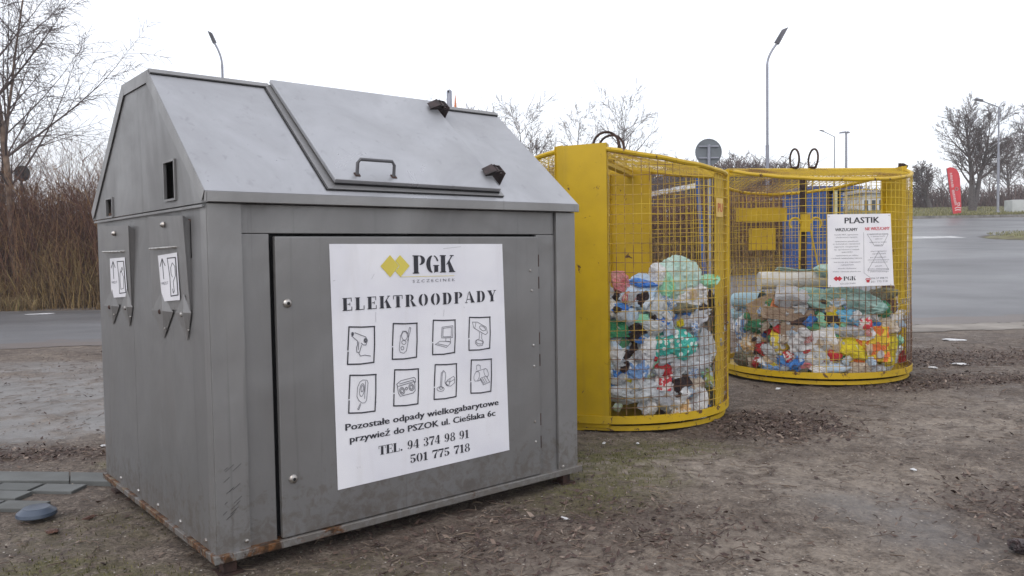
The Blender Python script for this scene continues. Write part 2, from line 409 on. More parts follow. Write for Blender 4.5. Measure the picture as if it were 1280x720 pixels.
def far_left(x): return 19.5 - .02 * (x + 12)
def road_keep(X, Y):
    lo = Y > yard_edge(X)
    # far edge: the left verge at 19.5 m, opening into the junction on the right
    hi = Y < 19.3 + 28.5 * sstep(4.5, 9.5, X) + .25 * (fbm(X, Y, .8, 3, 3) - .5)
    island = (((X - 29) / 11.0) ** 2 + ((Y - 30.6) / 3.3) ** 2) < 1
    return lo & hi & ~island
rx = axis(-120, 150, -12, 14, .09, 1.05); ry = np.concatenate([np.arange(10.4, 12.6, .04), np.arange(12.6, 20, .12), np.arange(20, 49.2, .3)])
sheet('road', rx, ry, lambda X, Y: terr(X, Y) + .004 + .004 * sstep(0, .5, Y - yard_edge(X)), M_ASPH, {'edge': lambda X, Y: sstep(1.6, 0, Y - yard_edge(X))}, keep=road_keep, kind='structure')
# pale concrete strip where yard meets asphalt on the right
M_CONC = simple('worn_concrete', (.27, .245, .215), (.16, .14, .122), 1.6, .8, 0, .5, 60)
sheet('concrete_strip', np.arange(3.2, 14, .07), np.arange(9.6, 12.9, .05), lambda X, Y: terr(X, Y) + .006,
      M_CONC, keep=lambda X, Y: (Y < yard_edge(X) + .03) & (Y > yard_edge(X) - .85 - .25 * fbm(X, Y, 1.2, 4, 77)) & (fbm(X, Y, 2.1, 4, 40) > .33), kind='structure')
# grass verges
M_GRASSG = simple('verge_grass_ground', (.17, .165, .07), (.10, .085, .045), 3, .9, 0, .6, 30)
def verge_keep(X, Y): return (Y > 48.5 + .3 * (fbm(X, Y, .6, 2, 8) - .5)) & (X > -12)
sheet('grass_verge', axis(-20, 260, 8, 60, .5, 1.1), axis(47.5, 400, 48, 60, .4, 1.12), lambda X, Y: terr(X, Y) + .12, M_GRASSG, keep=verge_keep, kind='structure')
sheet('grass_island', np.arange(17.5, 41, .2), np.arange(26.8, 34.5, .1), lambda X, Y: terr(X, Y) + .01 + .16 * sstep(1, .75, ((X - 29) / 11.0) ** 2 + ((Y - 30.6) / 3.3) ** 2), M_GRASSG,
      keep=lambda X, Y: (((X - 29) / 11.05) ** 2 + ((Y - 30.6) / 3.35) ** 2) < 1.02, kind='structure')
M_SHEEN = simple('painted_sky_sheen', (.50, .50, .50), (.22, .22, .225), 2.5, .5, 0, .2)  # pale band: sky reflection on the wet road, painted as colour
sheet('road_sky_sheen', np.arange(9, 70, .4), np.arange(31.0, 32.3, .12), lambda X, Y: terr(X, Y) + .012, M_SHEEN, keep=lambda X, Y: (X < 17.5) | (X > 45) | (Y > 99), kind='structure')
# kerb along the far side of the junction
M_KERB = simple('kerb_stone', (.24, .235, .225), (.13, .125, .12), 3, .8, 0, .4, 30)
kb = MB()
xk = 5.0
while xk < 90:
    z0 = tz(xk, 48.3); z1 = tz(xk + .98, 48.3)
    kb.hexa([(xk, 48.2, z0 - .1), (xk + .98, 48.2, z1 - .1), (xk + .98, 48.42, z1 - .1), (xk, 48.42, z0 - .1), (xk, 48.2, z0 + .14), (xk + .98, 48.2, z1 + .14), (xk + .98, 48.42, z1 + .14), (xk, 48.42, z0 + .14)])
    xk += 1.0
kb.build('road_kerb', M_KERB, kind='structure')

# ------------------------------------------------------------------ pavers at the lower left
pv = empty('paved_corner', (0, 0, 0), kind='structure')
M_PAVE = simple('paving_block', (.118, .124, .122), (.08, .083, .08), 3, .75, 0, .4, 70)
M_PAVE2 = simple('paving_block_dark', (.095, .10, .098), (.065, .07, .066), 3, .75, 0, .4, 70)
def px_slab(corners, zt, name, mat, par, gap=0):
    p = [gnd(*c, zt) for c in corners]; c0 = sum(p, Vector()) / 4
    p = [c0 + (q - c0) * (1 - gap) for q in p]
    MB().hexa([(q.x, q.y, -.05) for q in p] + [(q.x, q.y, zt) for q in p]).build(name, mat, par, bevel=.004)
px_slab([(-60, 600.5), (86.5, 600.5), (86.5, 589.5), (-60, 588.5)], .014, 'kerb_slab', M_PAVE, pv)
px_slab([(88, 600.5), (139, 601.5), (132, 590.5), (88, 589.7)], .014, 'kerb_slab', M_PAVE, pv)
O = gnd(-2, 603, .0); dirx = (gnd(110, 604.5, 0) - O).normalized(); diry = Vector((dirx.y, -dirx.x, 0))
bl, bw = .245, .148
for r in range(4):
    for k in range(-6, 4):
        x0 = k * bl + (.045, -.03, .05, -.01)[r] + (r % 2) * .12; y0 = r * bw + .014
        lim = [.47, .43, .48, .44][r]
        if x0 + bl > lim + .08: continue
        jz = random.uniform(-.003, .003) + .007; a = random.uniform(-.012, .012)
        c0 = O + dirx * (x0 + bl / 2) + diry * (y0 + bw / 2)
        m = Matrix.Translation(c0) @ Matrix.Rotation(math.atan2(dirx.y, dirx.x) + a, 4, 'Z') @ Matrix.Rotation(random.uniform(-.015, .015), 4, 'X')
        MB().box((-bl / 2 + .009, -bw / 2 + .010, -.05), (bl / 2 - .009, bw / 2 - .010, jz), m).build('paving_block', random.choice([M_PAVE, M_PAVE, M_PAVE2]), pv, bevel=.004)
# round blue-grey lid
LID = simple('blue_grey_plastic', (.055, .075, .11), (.035, .05, .08), 6, .35, 0, .15, 30)
lp = gnd(46, 647, .0)
lid = empty('round_cover', (lp.x, lp.y, .012), .3, label='round blue-grey plastic lid lying on the corner of the paving blocks', category='plastic cover')
MB().lathe([(.055, .012), (.083, 0), (.087, .004), (.084, .018), (.062, .034), (.058, .037)], 32).build('rim', LID, lid, True)
MB().lathe([(.058, .030), (.0575, .0385), (.045, .041), (.012, .0415)], 32).build('top', LID, lid, True)

# ------------------------------------------------------------------ scattered ground litter (real pieces)
def flakes(n, area_fn, size, asp, mat, name, thick=0, curl=.35, elong=False, seed=0, zoff=.004, **tags):
    r = np.random.default_rng(seed)
    pts = area_fn(r, n); n = len(pts)
    X, Y = pts[:, 0], pts[:, 1]; Z = terr(X, Y) + relief(X, Y) + zoff
    ang = r.uniform(0, 2 * PI, n); s = r.uniform(size[0], size[1], n) * (1 + .0 * X); a = r.uniform(asp[0], asp[1], n)
    ux = np.stack([np.cos(ang), np.sin(ang), r.normal(0, curl, n)], 1); vy = np.stack([-np.sin(ang), np.cos(ang), r.normal(0, curl, n)], 1)
    c = np.stack([X, Y, Z + np.abs(ux[:, 2]) * s * .5 + np.abs(vy[:, 2]) * s * a * .5], 1)
    sx, sy = s[:, None], (s * a)[:, None]
    up = np.array([[0, 0, 1.]]) * (s * r.uniform(.0, .35, n))[:, None]
    V = np.stack([c - ux * sx * .5, c - vy * sy * .5 - up * .6, c + ux * sx * .5, c + vy * sy * .5, c + up * .4], 1)
    f = np.array([(0, 1, 4), (1, 2, 4), (2, 3, 4), (3, 0, 4)])
    F = (f[None] + (np.arange(n) * 5)[:, None, None]).reshape(-1, 3)
    return npmesh(name, V.reshape(-1, 3), F, mat, attrs={'tint': np.repeat(r.random(n), 5)}, kind='stuff', **tags)
def tint_mat(name, stops, rough=.75):
    m, t, b = nodes(name); a = t.nodes.new('ShaderNodeAttribute'); a.attribute_name = 'tint'
    L(t, ramp(t, a.outputs['Fac'], stops), b.inputs['Base Color']); b.inputs['Roughness'].default_value = rough; return m
M_LEAF = tint_mat('fallen_leaf', [(0, (.035, .020, .018)), (.6, (.075, .045, .036)), (.84, (.13, .09, .07)), (1, (.27, .21, .17))])
M_TWIG = tint_mat('twig', [(0, (.05, .03, .025)), (.6, (.12, .08, .06)), (1, (.26, .2, .15))])
M_PEB = tint_mat('pebble', [(0, (.10, .085, .075)), (.7, (.24, .21, .18)), (1, (.5, .46, .42))])
def field(r, n, x0, x1, y0, y1, dens):
    out = []
    tot = 0
    while tot < n:
        y = y0 + (y1 - y0) * r.random(n) ** 1.3; x = x0 + (x1 - x0) * r.random(n)
        k = r.random(n) < dens(x, y); k &= np.abs(x / y) < .75
        k &= ~((y < 4.6) & (y > 3.75) & (x < -2.15)) | (r.random(n) < .06)
        out.append(np.stack([x[k], y[k]], 1)); tot += k.sum()
    return np.concatenate(out)[:n]
flakes(11000, lambda r, n: field(r, n, -6, 8, 2.2, 10.6, lambda x, y: .012 + .988 * a_litter(x, y) ** 1.6), (.010, .042), (.2, .6), M_LEAF, 'leaf_litter', seed=1)
flakes(4500, lambda r, n: field(r, n, -7, 9, 2.2, 10.8, lambda x, y: .25 + .6 * fbm(x, y, 1.7, 3, 55) - .2 * a_wet(x, y)), (.006, .022), (.25, .7), M_LEAF, 'scattered_leaves', seed=2)
flakes(16000, lambda r, n: field(r, n, -7, 8, 2.2, 9.5, lambda x, y: .3 + .7 * fbm(x, y, 2.3, 3, 56)), (.004, .013), (.6, 1), M_PEB, 'pebbles', seed=3, curl=.1, zoff=.003)
def twigs():
    r = np.random.default_rng(5); P = field(r, 4200, -6, 8, 2.2, 10, lambda x, y: .12 + .88 * a_litter(x, y))
    p0 = []; p1 = []; R = []; tt = []
    for x, y in P:
        a = r.uniform(0, 2 * PI); l = r.uniform(.02, .09) * (2.0 if r.random() < .06 else 1); z = tz(x, y) + float(relief(x, y)) + .008; rr = r.uniform(.0010, .0030)
        k = a + r.normal(0, .4); m = np.array([x + math.cos(a) * l * .5, y + math.sin(a) * l * .5, z + r.uniform(0, .008)])
        p0 += [[x, y, z], m]; p1 += [m, [m[0] + math.cos(k) * l * .5, m[1] + math.sin(k) * l * .5, z]]; R += [rr, rr]; tt += [r.random()] * 1
    V, F = segs_mesh(np.array(p0), np.array(p1), np.array(R), np.array(R) * .8, 3)
    npmesh('twig_litter', V, F, M_TWIG, attrs={'tint': np.repeat(tt, 12)}, kind='stuff')
twigs()
# moss / short weeds
def blades(name, P, h, wd, mat, seed, lean=.5, ztop=None, **tags):
    r = np.random.default_rng(seed); n = len(P); X, Y = P[:, 0], P[:, 1]
    Z = terr(X, Y) + np.where(np.hypot(X, Y) < 14, relief(X, Y), 0) + (ztop or 0)
    a = r.uniform(0, 2 * PI, n); hh = r.uniform(h * .4, h, n); ln = r.uniform(0, lean, n) * hh
    w_ = wd * r.uniform(.6, 1.2, n)
    b = r.uniform(0, 2 * PI, n)
    c = np.stack([X, Y, Z], 1); s = np.stack([np.cos(b) * w_, np.sin(b) * w_, 0 * X], 1); d = np.stack([np.cos(a) * ln, np.sin(a) * ln, hh], 1)
    mid = c + d * np.array([[.35, .35, .6]])
    V = np.stack([c - s, c + s, mid + s * .7, mid - s * .7, c + d], 1)
    F4 = (np.array([[0, 1, 2], [0, 2, 3], [3, 2, 4]])[None] + (np.arange(n) * 5)[:, None, None]).reshape(-1, 3)
    return npmesh(name, V.reshape(-1, 3), F4, mat, attrs={'tint': np.repeat(r.random(n), 5)}, kind='stuff', **tags)
M_MOSS = tint_mat('moss_green', [(0, (.05, .048, .02)), (.6, (.11, .105, .035)), (1, (.20, .18, .07))], .9)
blades('moss', field(np.random.default_rng(8), 3600, -2.8, 1.6, 2.4, 5.3, lambda x, y: a_moss(x, y) ** 1.5), .016, .0025, M_MOSS, 8)
M_DRY = tint_mat('dry_grass', [(0, (.08, .05, .022)), (.5, (.19, .125, .055)), (.85, (.32, .23, .11)), (1, (.17, .15, .05))], .9)
M_VERGE = tint_mat('verge_grass', [(0, (.09, .09, .03)), (.6, (.17, .17, .06)), (1, (.3, .27, .12))], .9)
rr = np.random.default_rng(12)
P = np.stack([rr.uniform(8, 75, 26000), 48.6 + 14 * rr.random(26000) ** 2], 1)
blades('verge_grass_tufts', P, .16, .02, M_VERGE, 13, ztop=.12)
th = rr.uniform(0, 2 * PI, 9000); q = np.sqrt(rr.random(9000)); P = np.stack([29 + 11 * q * np.cos(th), 30.6 + 3.3 * q * np.sin(th)], 1)
blades('island_grass_tufts', P, .10, .012, M_VERGE, 14, ztop=.12)

# ------------------------------------------------------------------ grey electro-waste container
A = gnd(272, 697, .07); ANG = math.radians(39.974)
UX = Vector((math.cos(ANG), math.sin(ANG), 0)); UY = Vector((-math.sin(ANG), math.cos(ANG), 0))
GC = empty('electro_waste_container', (A.x, A.y, 0), ANG, label='big grey sheet-steel container with sloping roof and white ELEKTROODPADY poster on its front', category='waste container')
def FR(px, py, off=0):        # sighted point on the front plane -> local x, z
    q = onplane(px, py, A - UY * off, UY); return ((q - A).dot(UX), q.z)
def SD(px, py, off=0):        # on the left side plane -> local y, z
    q = onplane(px, py, A - UX * off, UX); return ((q - A).dot(UY), q.z)
W, D, ZE, ZR, Y1, Y2, ZB = 1.90, 1.60, 1.43, 1.997, .602, .985, .075
XR = 1.865
# side / back / floor shells (sheet, 4 mm)
def sheet_with_holes(outer, holes, plane, off, mat, name, parent, thick=.004):
    """outer, holes: lists of (a, z); plane 'x': verts (off, a, z)"""
    bm = bmesh.new(); es = []
    for loop in [outer] + holes:
        vs = [bm.verts.new((off, a, z) if plane == 'x' else (a, off, z)) for a, z in loop]
        for i in range(len(vs)): es.append(bm.edges.new((vs[i], vs[(i + 1) % len(vs)])))
    bmesh.ops.triangle_fill(bm, use_beauty=True, use_dissolve=False, edges=es)
    r = bmesh.ops.extrude_face_region(bm, geom=bm.faces[:]); vv = [e for e in r['geom'] if isinstance(e, bmesh.types.BMVert)]
    d = Vector((thick, 0, 0)) if plane == 'x' else Vector((0, thick, 0))
    bmesh.ops.translate(bm, verts=vv, vec=d); bmesh.ops.recalc_face_normals(bm, faces=bm.faces[:])
    me = bpy.data.meshes.new(name); bm.to_mesh(me); bm.free(); me.materials.append(mat)
    return link(name, me, parent)
def rect(a0, a1, z0, z1): return [(a0, z0), (a1, z0), (a1, z1), (a0, z1)]
# side panel of the body with the two chute mouths behind the flaps
sheet_with_holes([(0, ZB), (D, ZB), (D, 1.405), (0, 1.405)], [rect(.175, .36, 1.20, 1.352), rect(1.06, 1.34, 1.20, 1.345)], 'x', 0, M_GREY, 'side_panel', GC)
sheet_with_holes([(-.035, 1.405), (D + .035, 1.405), (D + .035, 1.44), (Y2, ZR - .006), (Y1, ZR - .006), (-.035, 1.44)],
                 [rect(.300, .424, 1.440, 1.587), rect(1.236, 1.338, 1.412, 1.494)], 'x', -.012, M_GREY, 'gable_panel', GC)
sheet_with_holes([(-.035, 1.405), (D + .035, 1.405), (D + .035, 1.44), (Y2, ZR - .006), (Y1, ZR - .006), (-.035, 1.44)], [], 'x', XR, M_GREY, 'gable_panel', GC)
MB().box((W - .004, 0, ZB), (W, D, 1.405)).build('side_panel', M_GREY, GC)
MB().box((0, D, ZB), (W, D + .004, 1.405)).build('back_panel', M_GREY, GC)
MB().box((.005, .06, ZB), (W - .005, D - .005, ZB + .006)).build('floor_panel', M_RUST, GC)
# dark heaps inside are not seen; the chute mouths open on the hollow body
for (a0, a1, z0, z1) in ((.300, .424, 1.440, 1.587), (1.236, 1.338, 1.412, 1.494)):
    f = MB()
    for (b0, b1, c0, c1) in ((a0 - .009, a0, z0 - .008, z1 + .008), (a1, a1 + .009, z0 - .008, z1 + .008), (a0, a1, z0 - .009, z0), (a0, a1, z1, z1 + .009)):
        f.box((-.020, b0, c0), (-.0125, b1, c1))
    f.build('opening_frame', M_GREY2, GC)
# gable edge strips
def strip(p, q, wd, n, th, mat, name, parent=GC):
    p, q, n = Vector(p), Vector(q), Vector(n); d = (q - p).normalized(); s = n.cross(d) * wd
    return MB().prism([p, q, q + s, p + s], n * th).build(name, mat, parent, bevel=.0015)
tx = -.0155
gt = MB()
for (p, q) in (((-.035, 1.447), (Y1, ZR)), ((Y1, ZR), (Y2, ZR)), ((Y2, ZR), (D + .035, 1.447))):
    p = Vector((tx, *p)); q = Vector((tx, *q)); d = (q - p).normalized(); s = Vector((0, d.z, -d.y)) * .05
    if s.z > 0: s = -s
    gt.prism([p, q, q + s, p + s], (-.0035 - .0005 * len(gt.v) / 8, 0, 0))
gt.build('gable_trim', M_GREY2, GC)
strip((-.014, .0, 1.398), (-.014, D, 1.398), .010, (-1, 0, 0), .003, M_GREY2, 'side_seam_lip')
# roof sheets
ys, zs = -.035, 1.447
sl = Vector((0, Y1 - ys, ZR - zs)).normalized(); nrm = Vector((0, -sl.z, sl.y))
def rf(x, s, h=0):  # on the front roof slope: s metres up-slope from the eaves, h out
    return Vector((x, ys, zs)) + sl * s + nrm * h + Vector((x * 0, 0, 0))
SL = math.hypot(Y1 - ys, ZR - zs)
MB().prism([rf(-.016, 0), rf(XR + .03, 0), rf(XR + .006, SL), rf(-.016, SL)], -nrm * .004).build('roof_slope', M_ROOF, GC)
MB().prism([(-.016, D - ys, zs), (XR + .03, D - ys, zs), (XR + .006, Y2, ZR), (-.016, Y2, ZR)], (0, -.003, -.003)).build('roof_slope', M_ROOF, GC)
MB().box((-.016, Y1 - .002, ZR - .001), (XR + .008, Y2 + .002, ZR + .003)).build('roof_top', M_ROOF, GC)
# ridge cap lips folded over the slope at both sides of the hatch
for x0, x1 in ((-.014, .512), (1.41, XR + .004)):
    MB().prism([rf(x0, SL - .028, .003), rf(x1, SL - .028, .003), rf(x1, SL + .001, .003), rf(x0, SL + .001, .003)], nrm * .006).build('ridge_lip', M_GREY2, GC)
    MB().prism([rf(x0 + .004, SL - .033, .0005), rf(x1 - .004, SL - .033, .0005), rf(x1 - .004, SL - .028, .0005), rf(x0 + .004, SL - .028, .0005)], nrm * .003).build('sealant_line', M_DARK, GC)
# eaves fascia
MB().box((-.016, ys, 1.407), (W + .003, ys + .012, zs - .001)).build('eaves_fascia', M_GREY2, GC, bevel=.002)
MB().box((-.012, ys + .013, 1.407), (W, .01, 1.411)).build('eaves_soffit', M_GREY, GC)
# hatch: frame (dark shadow gap), lid, handle, hinges
h0, h1 = .528, 1.402
MB().prism([rf(h0 - .035, .035, .001), rf(h1 + .02, .035, .001), rf(h1 + .02, SL - .012, .001), rf(h0 - .035, SL - .012, .001)], nrm * .007).build('hatch_frame', M_GREY, GC, bevel=.002)
fg = MB(); fg.prism([rf(h0 - .045, .030, .001), rf(h1 + .01, .030, .001), rf(h1 + .01, .034, .001), rf(h0 - .045, .034, .001)], nrm * .004)
fg.prism([rf(h0 - .045, .030, .001), rf(h0 - .041, .030, .001), rf(h0 - .041, SL - .03, .001), rf(h0 - .045, SL - .03, .001)], nrm * .004)
fg.build('sealant_line', M_DARK, GC)
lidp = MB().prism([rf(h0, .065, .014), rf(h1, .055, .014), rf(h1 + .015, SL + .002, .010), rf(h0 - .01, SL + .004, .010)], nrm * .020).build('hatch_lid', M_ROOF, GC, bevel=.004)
MB().prism([rf(h0 + .005, .062, .0082), rf(h1 - .002, .052, .0082), rf(h1 - .002, .075, .0082), rf(h0 + .005, .085, .0082)], nrm * .0055).build('hatch_shadow_gap', M_DARK, GC)
ha, hb = rf(.645, .105, .034), rf(.825, .105, .034)
hn = nrm * .055 + sl * .035
pth = [ha, ha + hn * .75, ha + hn + Vector((.012, 0, 0)), hb + hn - Vector((.012, 0, 0)), hb + hn * .75, hb]
MB().tube(pth, .0075, 10).build('handle', simple('handle_grey', (.10, .10, .11), rough=.4, bmp=0), lidp, True)
for q in (ha, hb): MB().prism([q + Vector((-.012, 0, 0)) + sl * -.012, q + Vector((.012, 0, 0)) + sl * -.012, q + Vector((.012, 0, 0)) + sl * .012, q + Vector((-.012, 0, 0)) + sl * .012], nrm * .003).build('handle_foot', M_RUST, lidp)
def hinge(s0, x0):
    e = MB()
    # two folded plates standing off the slope, joined by a pin
    a = rf(x0, s0, .040)
    e.prism([a + Vector((-.055, 0, 0)), a + Vector((.03, 0, 0)) + sl * .012, a + Vector((.045, 0, 0)) + nrm * .030 + sl * .01, a + Vector((.0, 0, 0)) + nrm * .030], sl * .004)
    b = a + sl * .055
    e.prism([b + Vector((-.045, 0, 0)), b + Vector((.035, 0, 0)), b + Vector((.05, 0, 0)) + nrm * .028, b + Vector((.0, 0, 0)) + nrm * .030], sl * .004)
    e.prism([a + Vector((-.055, 0, 0)) + nrm * .003, a + Vector((0, 0, 0)) + nrm * .034, b + Vector((0, 0, 0)) + nrm * .034, b + Vector((-.045, 0, 0)) + nrm * .003], nrm * .003)
    c = rf(x0 + .045, s0, .002)
    e.prism([c + sl * -.012, c + Vector((.012, 0, 0)) + nrm * .062 + sl * .0, c + sl * .066 + Vector((.012, 0, 0)) + nrm * .062, c + sl * .072], Vector((.004, 0, 0)))
    e.tube([a + Vector((.028, 0, 0)) + nrm * .02 - sl * .008, b + Vector((.03, 0, 0)) + nrm * .02 + sl * .014], .007, 8)
    e.build('hatch_hinge', simple('dark_hinge_iron', (.05, .034, .034), (.02, .015, .015), 30, .6, .3, .3, 60), GC)
hinge(.145, 1.41); hinge(SL - .115, 1.40)
# front face: corner posts, header, jamb, door
PL = .0
def fpanel(x0, x1, z0, z1, y0, y1, name, mat=M_GREY, bev=.0025, par=GC, **k): return MB().box((x0, y0, z0), (x1, y1, z1)).build(name, mat, par, bevel=bev, **k)
fpanel(0, .130, ZB, 1.405, -.003, .03, 'corner_post', M_GREY2)
fpanel(1.768, W + .001, ZB, 1.405, -.003, .03, 'corner_post', M_GREY2)
fpanel(.132, 1.766, 1.292, 1.405, .014, .03, 'header_panel')
fpanel(.132, .243, ZB, 1.290, .012, .03, 'door_jamb')
fpanel(1.642, 1.766, ZB, 1.290, .012, .03, 'door_jamb')
fpanel(.2435, 1.6415, ZB, 1.290, .045, .05, 'dark_recess', M_DARK, 0)
door = fpanel(.258, 1.639, .082, 1.280, -.008, .016, 'door', bev=.004)
def knob(x, z, par, y=-.008, r=.017):
    m = Matrix.Translation((x, y, z)) @ Matrix.Rotation(PI / 2, 4, 'X')
    MB().lathe([(r, -.002), (r * 1.05, .004), (r * .8, .010), (r * .45, .012)], 18, m).build('lock', M_STEEL, par, True)
    MB().lathe([(r * .4, .011), (r * .38, .0135)], 10, m).build('lock', M_DARK, par, True)
knob(*FR(358, 379), door); knob(*FR(365.5, 598), door)
for p in ((665, 338), (667, 363), (669, 431), (670, 457), (671, 526), (672, 551)):
    x, z = FR(*p); MB().lathe([(.0065, -.001), (.006, .003), (.003, .0048)], 10, Matrix.Translation((x - .02, -.008, z)) @ Matrix.Rotation(PI / 2, 4, 'X')).build('rivet', M_STEEL, door, True)
hg = MB()
for z in (.245, .36, .66, .77, 1.05, 1.16):
    hg.tube([(1.6405, -.004, z - .03), (1.6405, -.004, z + .03)], .005, 6)
hg.build('hinge_pin', M_RUST, door)
for p in ((308, 676), (703, 583)):
    x, z = FR(*p); MB().lathe([(.009, -.001), (.008, .004), (.004, .006)], 10, Matrix.Translation((x, -.003, z)) @ Matrix.Rotation(PI / 2, 4, 'X')).build('bolt', M_STEEL, GC, True)
sm_ = MB(); rs_ = random.Random(9)
for i in range(16):
    x_, z_ = rs_.uniform(.02, .10), rs_.choice([rs_.uniform(.20, .27), rs_.uniform(.30, .40)]); l_ = rs_.uniform(.01, .035)
    sm_.prism([(x_, -.0045, z_), (x_ + l_, -.0045, z_ + l_ * .7), (x_ + l_, -.0045, z_ + l_ * .7 + .0018), (x_, -.0045, z_ + .0018)], (0, .001, 0)).v
sm_.build('scuff_mark', simple('dark_scuff', (.07, .065, .065), bmp=0), GC, kind='stuff')
# corner cover plate on the side and seams
MB().box((-.003, .0005, ZB), (.0, .06, 1.395)).build('corner_cover', M_GREY2, GC)
MB().box((-.0008, 1.0, ZB), (-.0001, 1.002, 1.39)).build('side_seam', M_GREY2, GC)
for y in (.12, .42, .72, 1.02, 1.32):
    MB().lathe([(.009, 0), (.0075, .005), (.003, .007)], 8, Matrix.Translation((0, y, .105)) @ Matrix.Rotation(-PI / 2, 4, 'Y')).build('bolt', M_STEEL, GC, True)
# bottom rails and feet
MB().box((-.018, -.022, .048), (W + .018, .05, .079)).build('bottom_rail', M_RAIL, GC, bevel=.003)
MB().box((-.016, .0505, .048), (.05, D + .02, .0735)).build('bottom_rail', M_RAIL, GC, bevel=.003)
MB().box((W - .05, .0505, .048), (W + .016, D + .02, .0735)).build('bottom_rail', M_RAIL, GC, bevel=.003)
for x in (.03, W - .085):
    for y in (.02, D - .1):
        ft = MB(); ft.box((x, y, -.02), (x + .05, y + .05, .048)); ft.box((x - .02, y - .02, -.03), (x + .07, y + .07, -.004)); ft.build('foot', M_RUST, GC)
# --- chute flaps on the left side
def arrow_sticker(p0, w_, h_, par, idx):
    """p0 lower-front corner (x,y,z); width runs along +y, i.e. away from the corner"""
def flap(q4, stk4, knobp, hnd, brs, idx):
    def T3(px, py, off):
        a, z = SD(px, py, off); return Vector((-off, a, z))
    TL, TR, BR, BL = q4
    p = [T3(*BL, .006), T3(*BR, .006), T3(*TR, .026), T3(*TL, .026)]
    fl = MB().prism(p, (-.003, 0, 0)).build('chute_flap', M_GREY2, GC)
    MB().prism([p[1] + Vector((.0005, .003, 0)), p[2] + Vector((.0005, .003, 0)), Vector((-.0005, p[2].y + .003, p[2].z - .02)), Vector((-.0005, p[1].y + .003, p[1].z))], (0, .002, 0)).build('flap_cheek', M_GREY, fl)
    MB().prism([p[3] + Vector((0, -.003, 0)), p[0] + Vector((0, -.003, 0)), Vector((-.0005, p[0].y - .003, p[0].z)), Vector((-.0005, p[3].y - .003, p[3].z - .02))], (0, -.002, 0)).build('flap_cheek', M_GREY, fl)
    k = T3(*knobp, .030); MB().lathe([(.011, 0), (.013, .006), (.009, .014), (.004, .018)], 14, Matrix.Translation((k.x + .002, k.y, k.z)) @ Matrix.Rotation(-PI / 2, 4, 'Y')).build('knob', M_STEEL, fl, True)
    a, b = T3(*hnd[0], .036), T3(*hnd[1], .036); MB().tube([a, a * .5 + b * .5, b, b + Vector((.016, 0, 0))], .0045, 8).build('flap_handle', M_STEEL, fl, True)
    so = .0195
    sq = [T3(*c, o_) for c, o_ in zip(stk4, (.0235, .0235, .0155, .0155))]   # TL TR BR BL
    st = MB().prism([sq[3], sq[2], sq[1], sq[0]], (-.0008, 0, 0)).build('sticker', M_POSTER, fl)
    def uv(u, v, o=.0016):
        lo = sq[3] * (1 - u) + sq[2] * u; hi = sq[0] * (1 - u) + sq[1] * u; r_ = lo * (1 - v) + hi * v; return r_ + Vector((-o, 0, 0))
    m = MB(); A_ = .075; H_ = .17
    def ln(pts, wd): ribbon(m, [(u_ * A_, v_ * H_) for u_, v_ in pts], wd, lambda x_, y_: uv(x_ / A_, y_ / H_))
    ln([(.22, .48), (.22, .9)], .0022); ln([(.08, .76), (.22, .92), (.36, .76)], .0024)
    ln([(.54, .10), (.93, .11), (.92, .90), (.50, .91)], .0038); ln([(.50, .91), (.56, .5), (.54, .10)], .0022)
    if idx: ln([(.66, .25), (.68, .16), (.74, .2), (.72, .4), (.86, .52), (.86, .72), (.74, .80), (.64, .7), (.64, .56), (.70, .5)], .0018)
    else: ln([(.64, .2), (.82, .22), (.86, .5), (.74, .66), (.66, .62), (.84, .70), (.80, .76), (.64, .6), (.62, .4), (.64, .2)], .0018)
    m.build('printed_mark', M_INK, st)
    text_on('WRZUT', (.06 * A_, .36 * H_), (.44 * A_, .36 * H_), .010, lambda x_, y_: uv(x_ / A_, y_ / H_), M_INKS, st)
    for n_, (t, l, b_, r_) in enumerate(brs):
        T_, L_, B_, Rr = T3(*t, .020), T3(*l, .004), T3(*b_, .004), T3(*r_, .004)
        L_.x = -.0155 if False else -.004; T_.x = -.016; mid = T3((l[0] + r_[0]) / 2, (l[1] + r_[1]) / 2, .022)
        br = MB(); br.prism([T_, mid, L_], (-.002, 0, 0)); br.prism([mid, T_, Rr], (-.0021, 0, 0)); br.prism([L_, mid, B_], (-.0022, 0, 0)); br.prism([mid, Rr, B_], (-.0023, 0, 0))
        br.build('flap_bracket', M_GREY2, fl)
        c = T3((l[0] * .6 + r_[0] * .4), l[1] + 2, .016); MB().lathe([(.011, 0), (.010, .007), (.005, .010)], 12, Matrix.Translation(c) @ Matrix.Rotation(-PI / 2, 4, 'Y')).build('bolt', M_RUST if n_ == 0 else M_STEEL, fl, True)
        c = T3(b_[0] + 1, b_[1] - 12, .012); MB().lathe([(.005, 0), (.004, .006)], 8, Matrix.Translation(c) @ Matrix.Rotation(-PI / 2, 4, 'Y')).build('bolt', M_STEEL, fl, True)

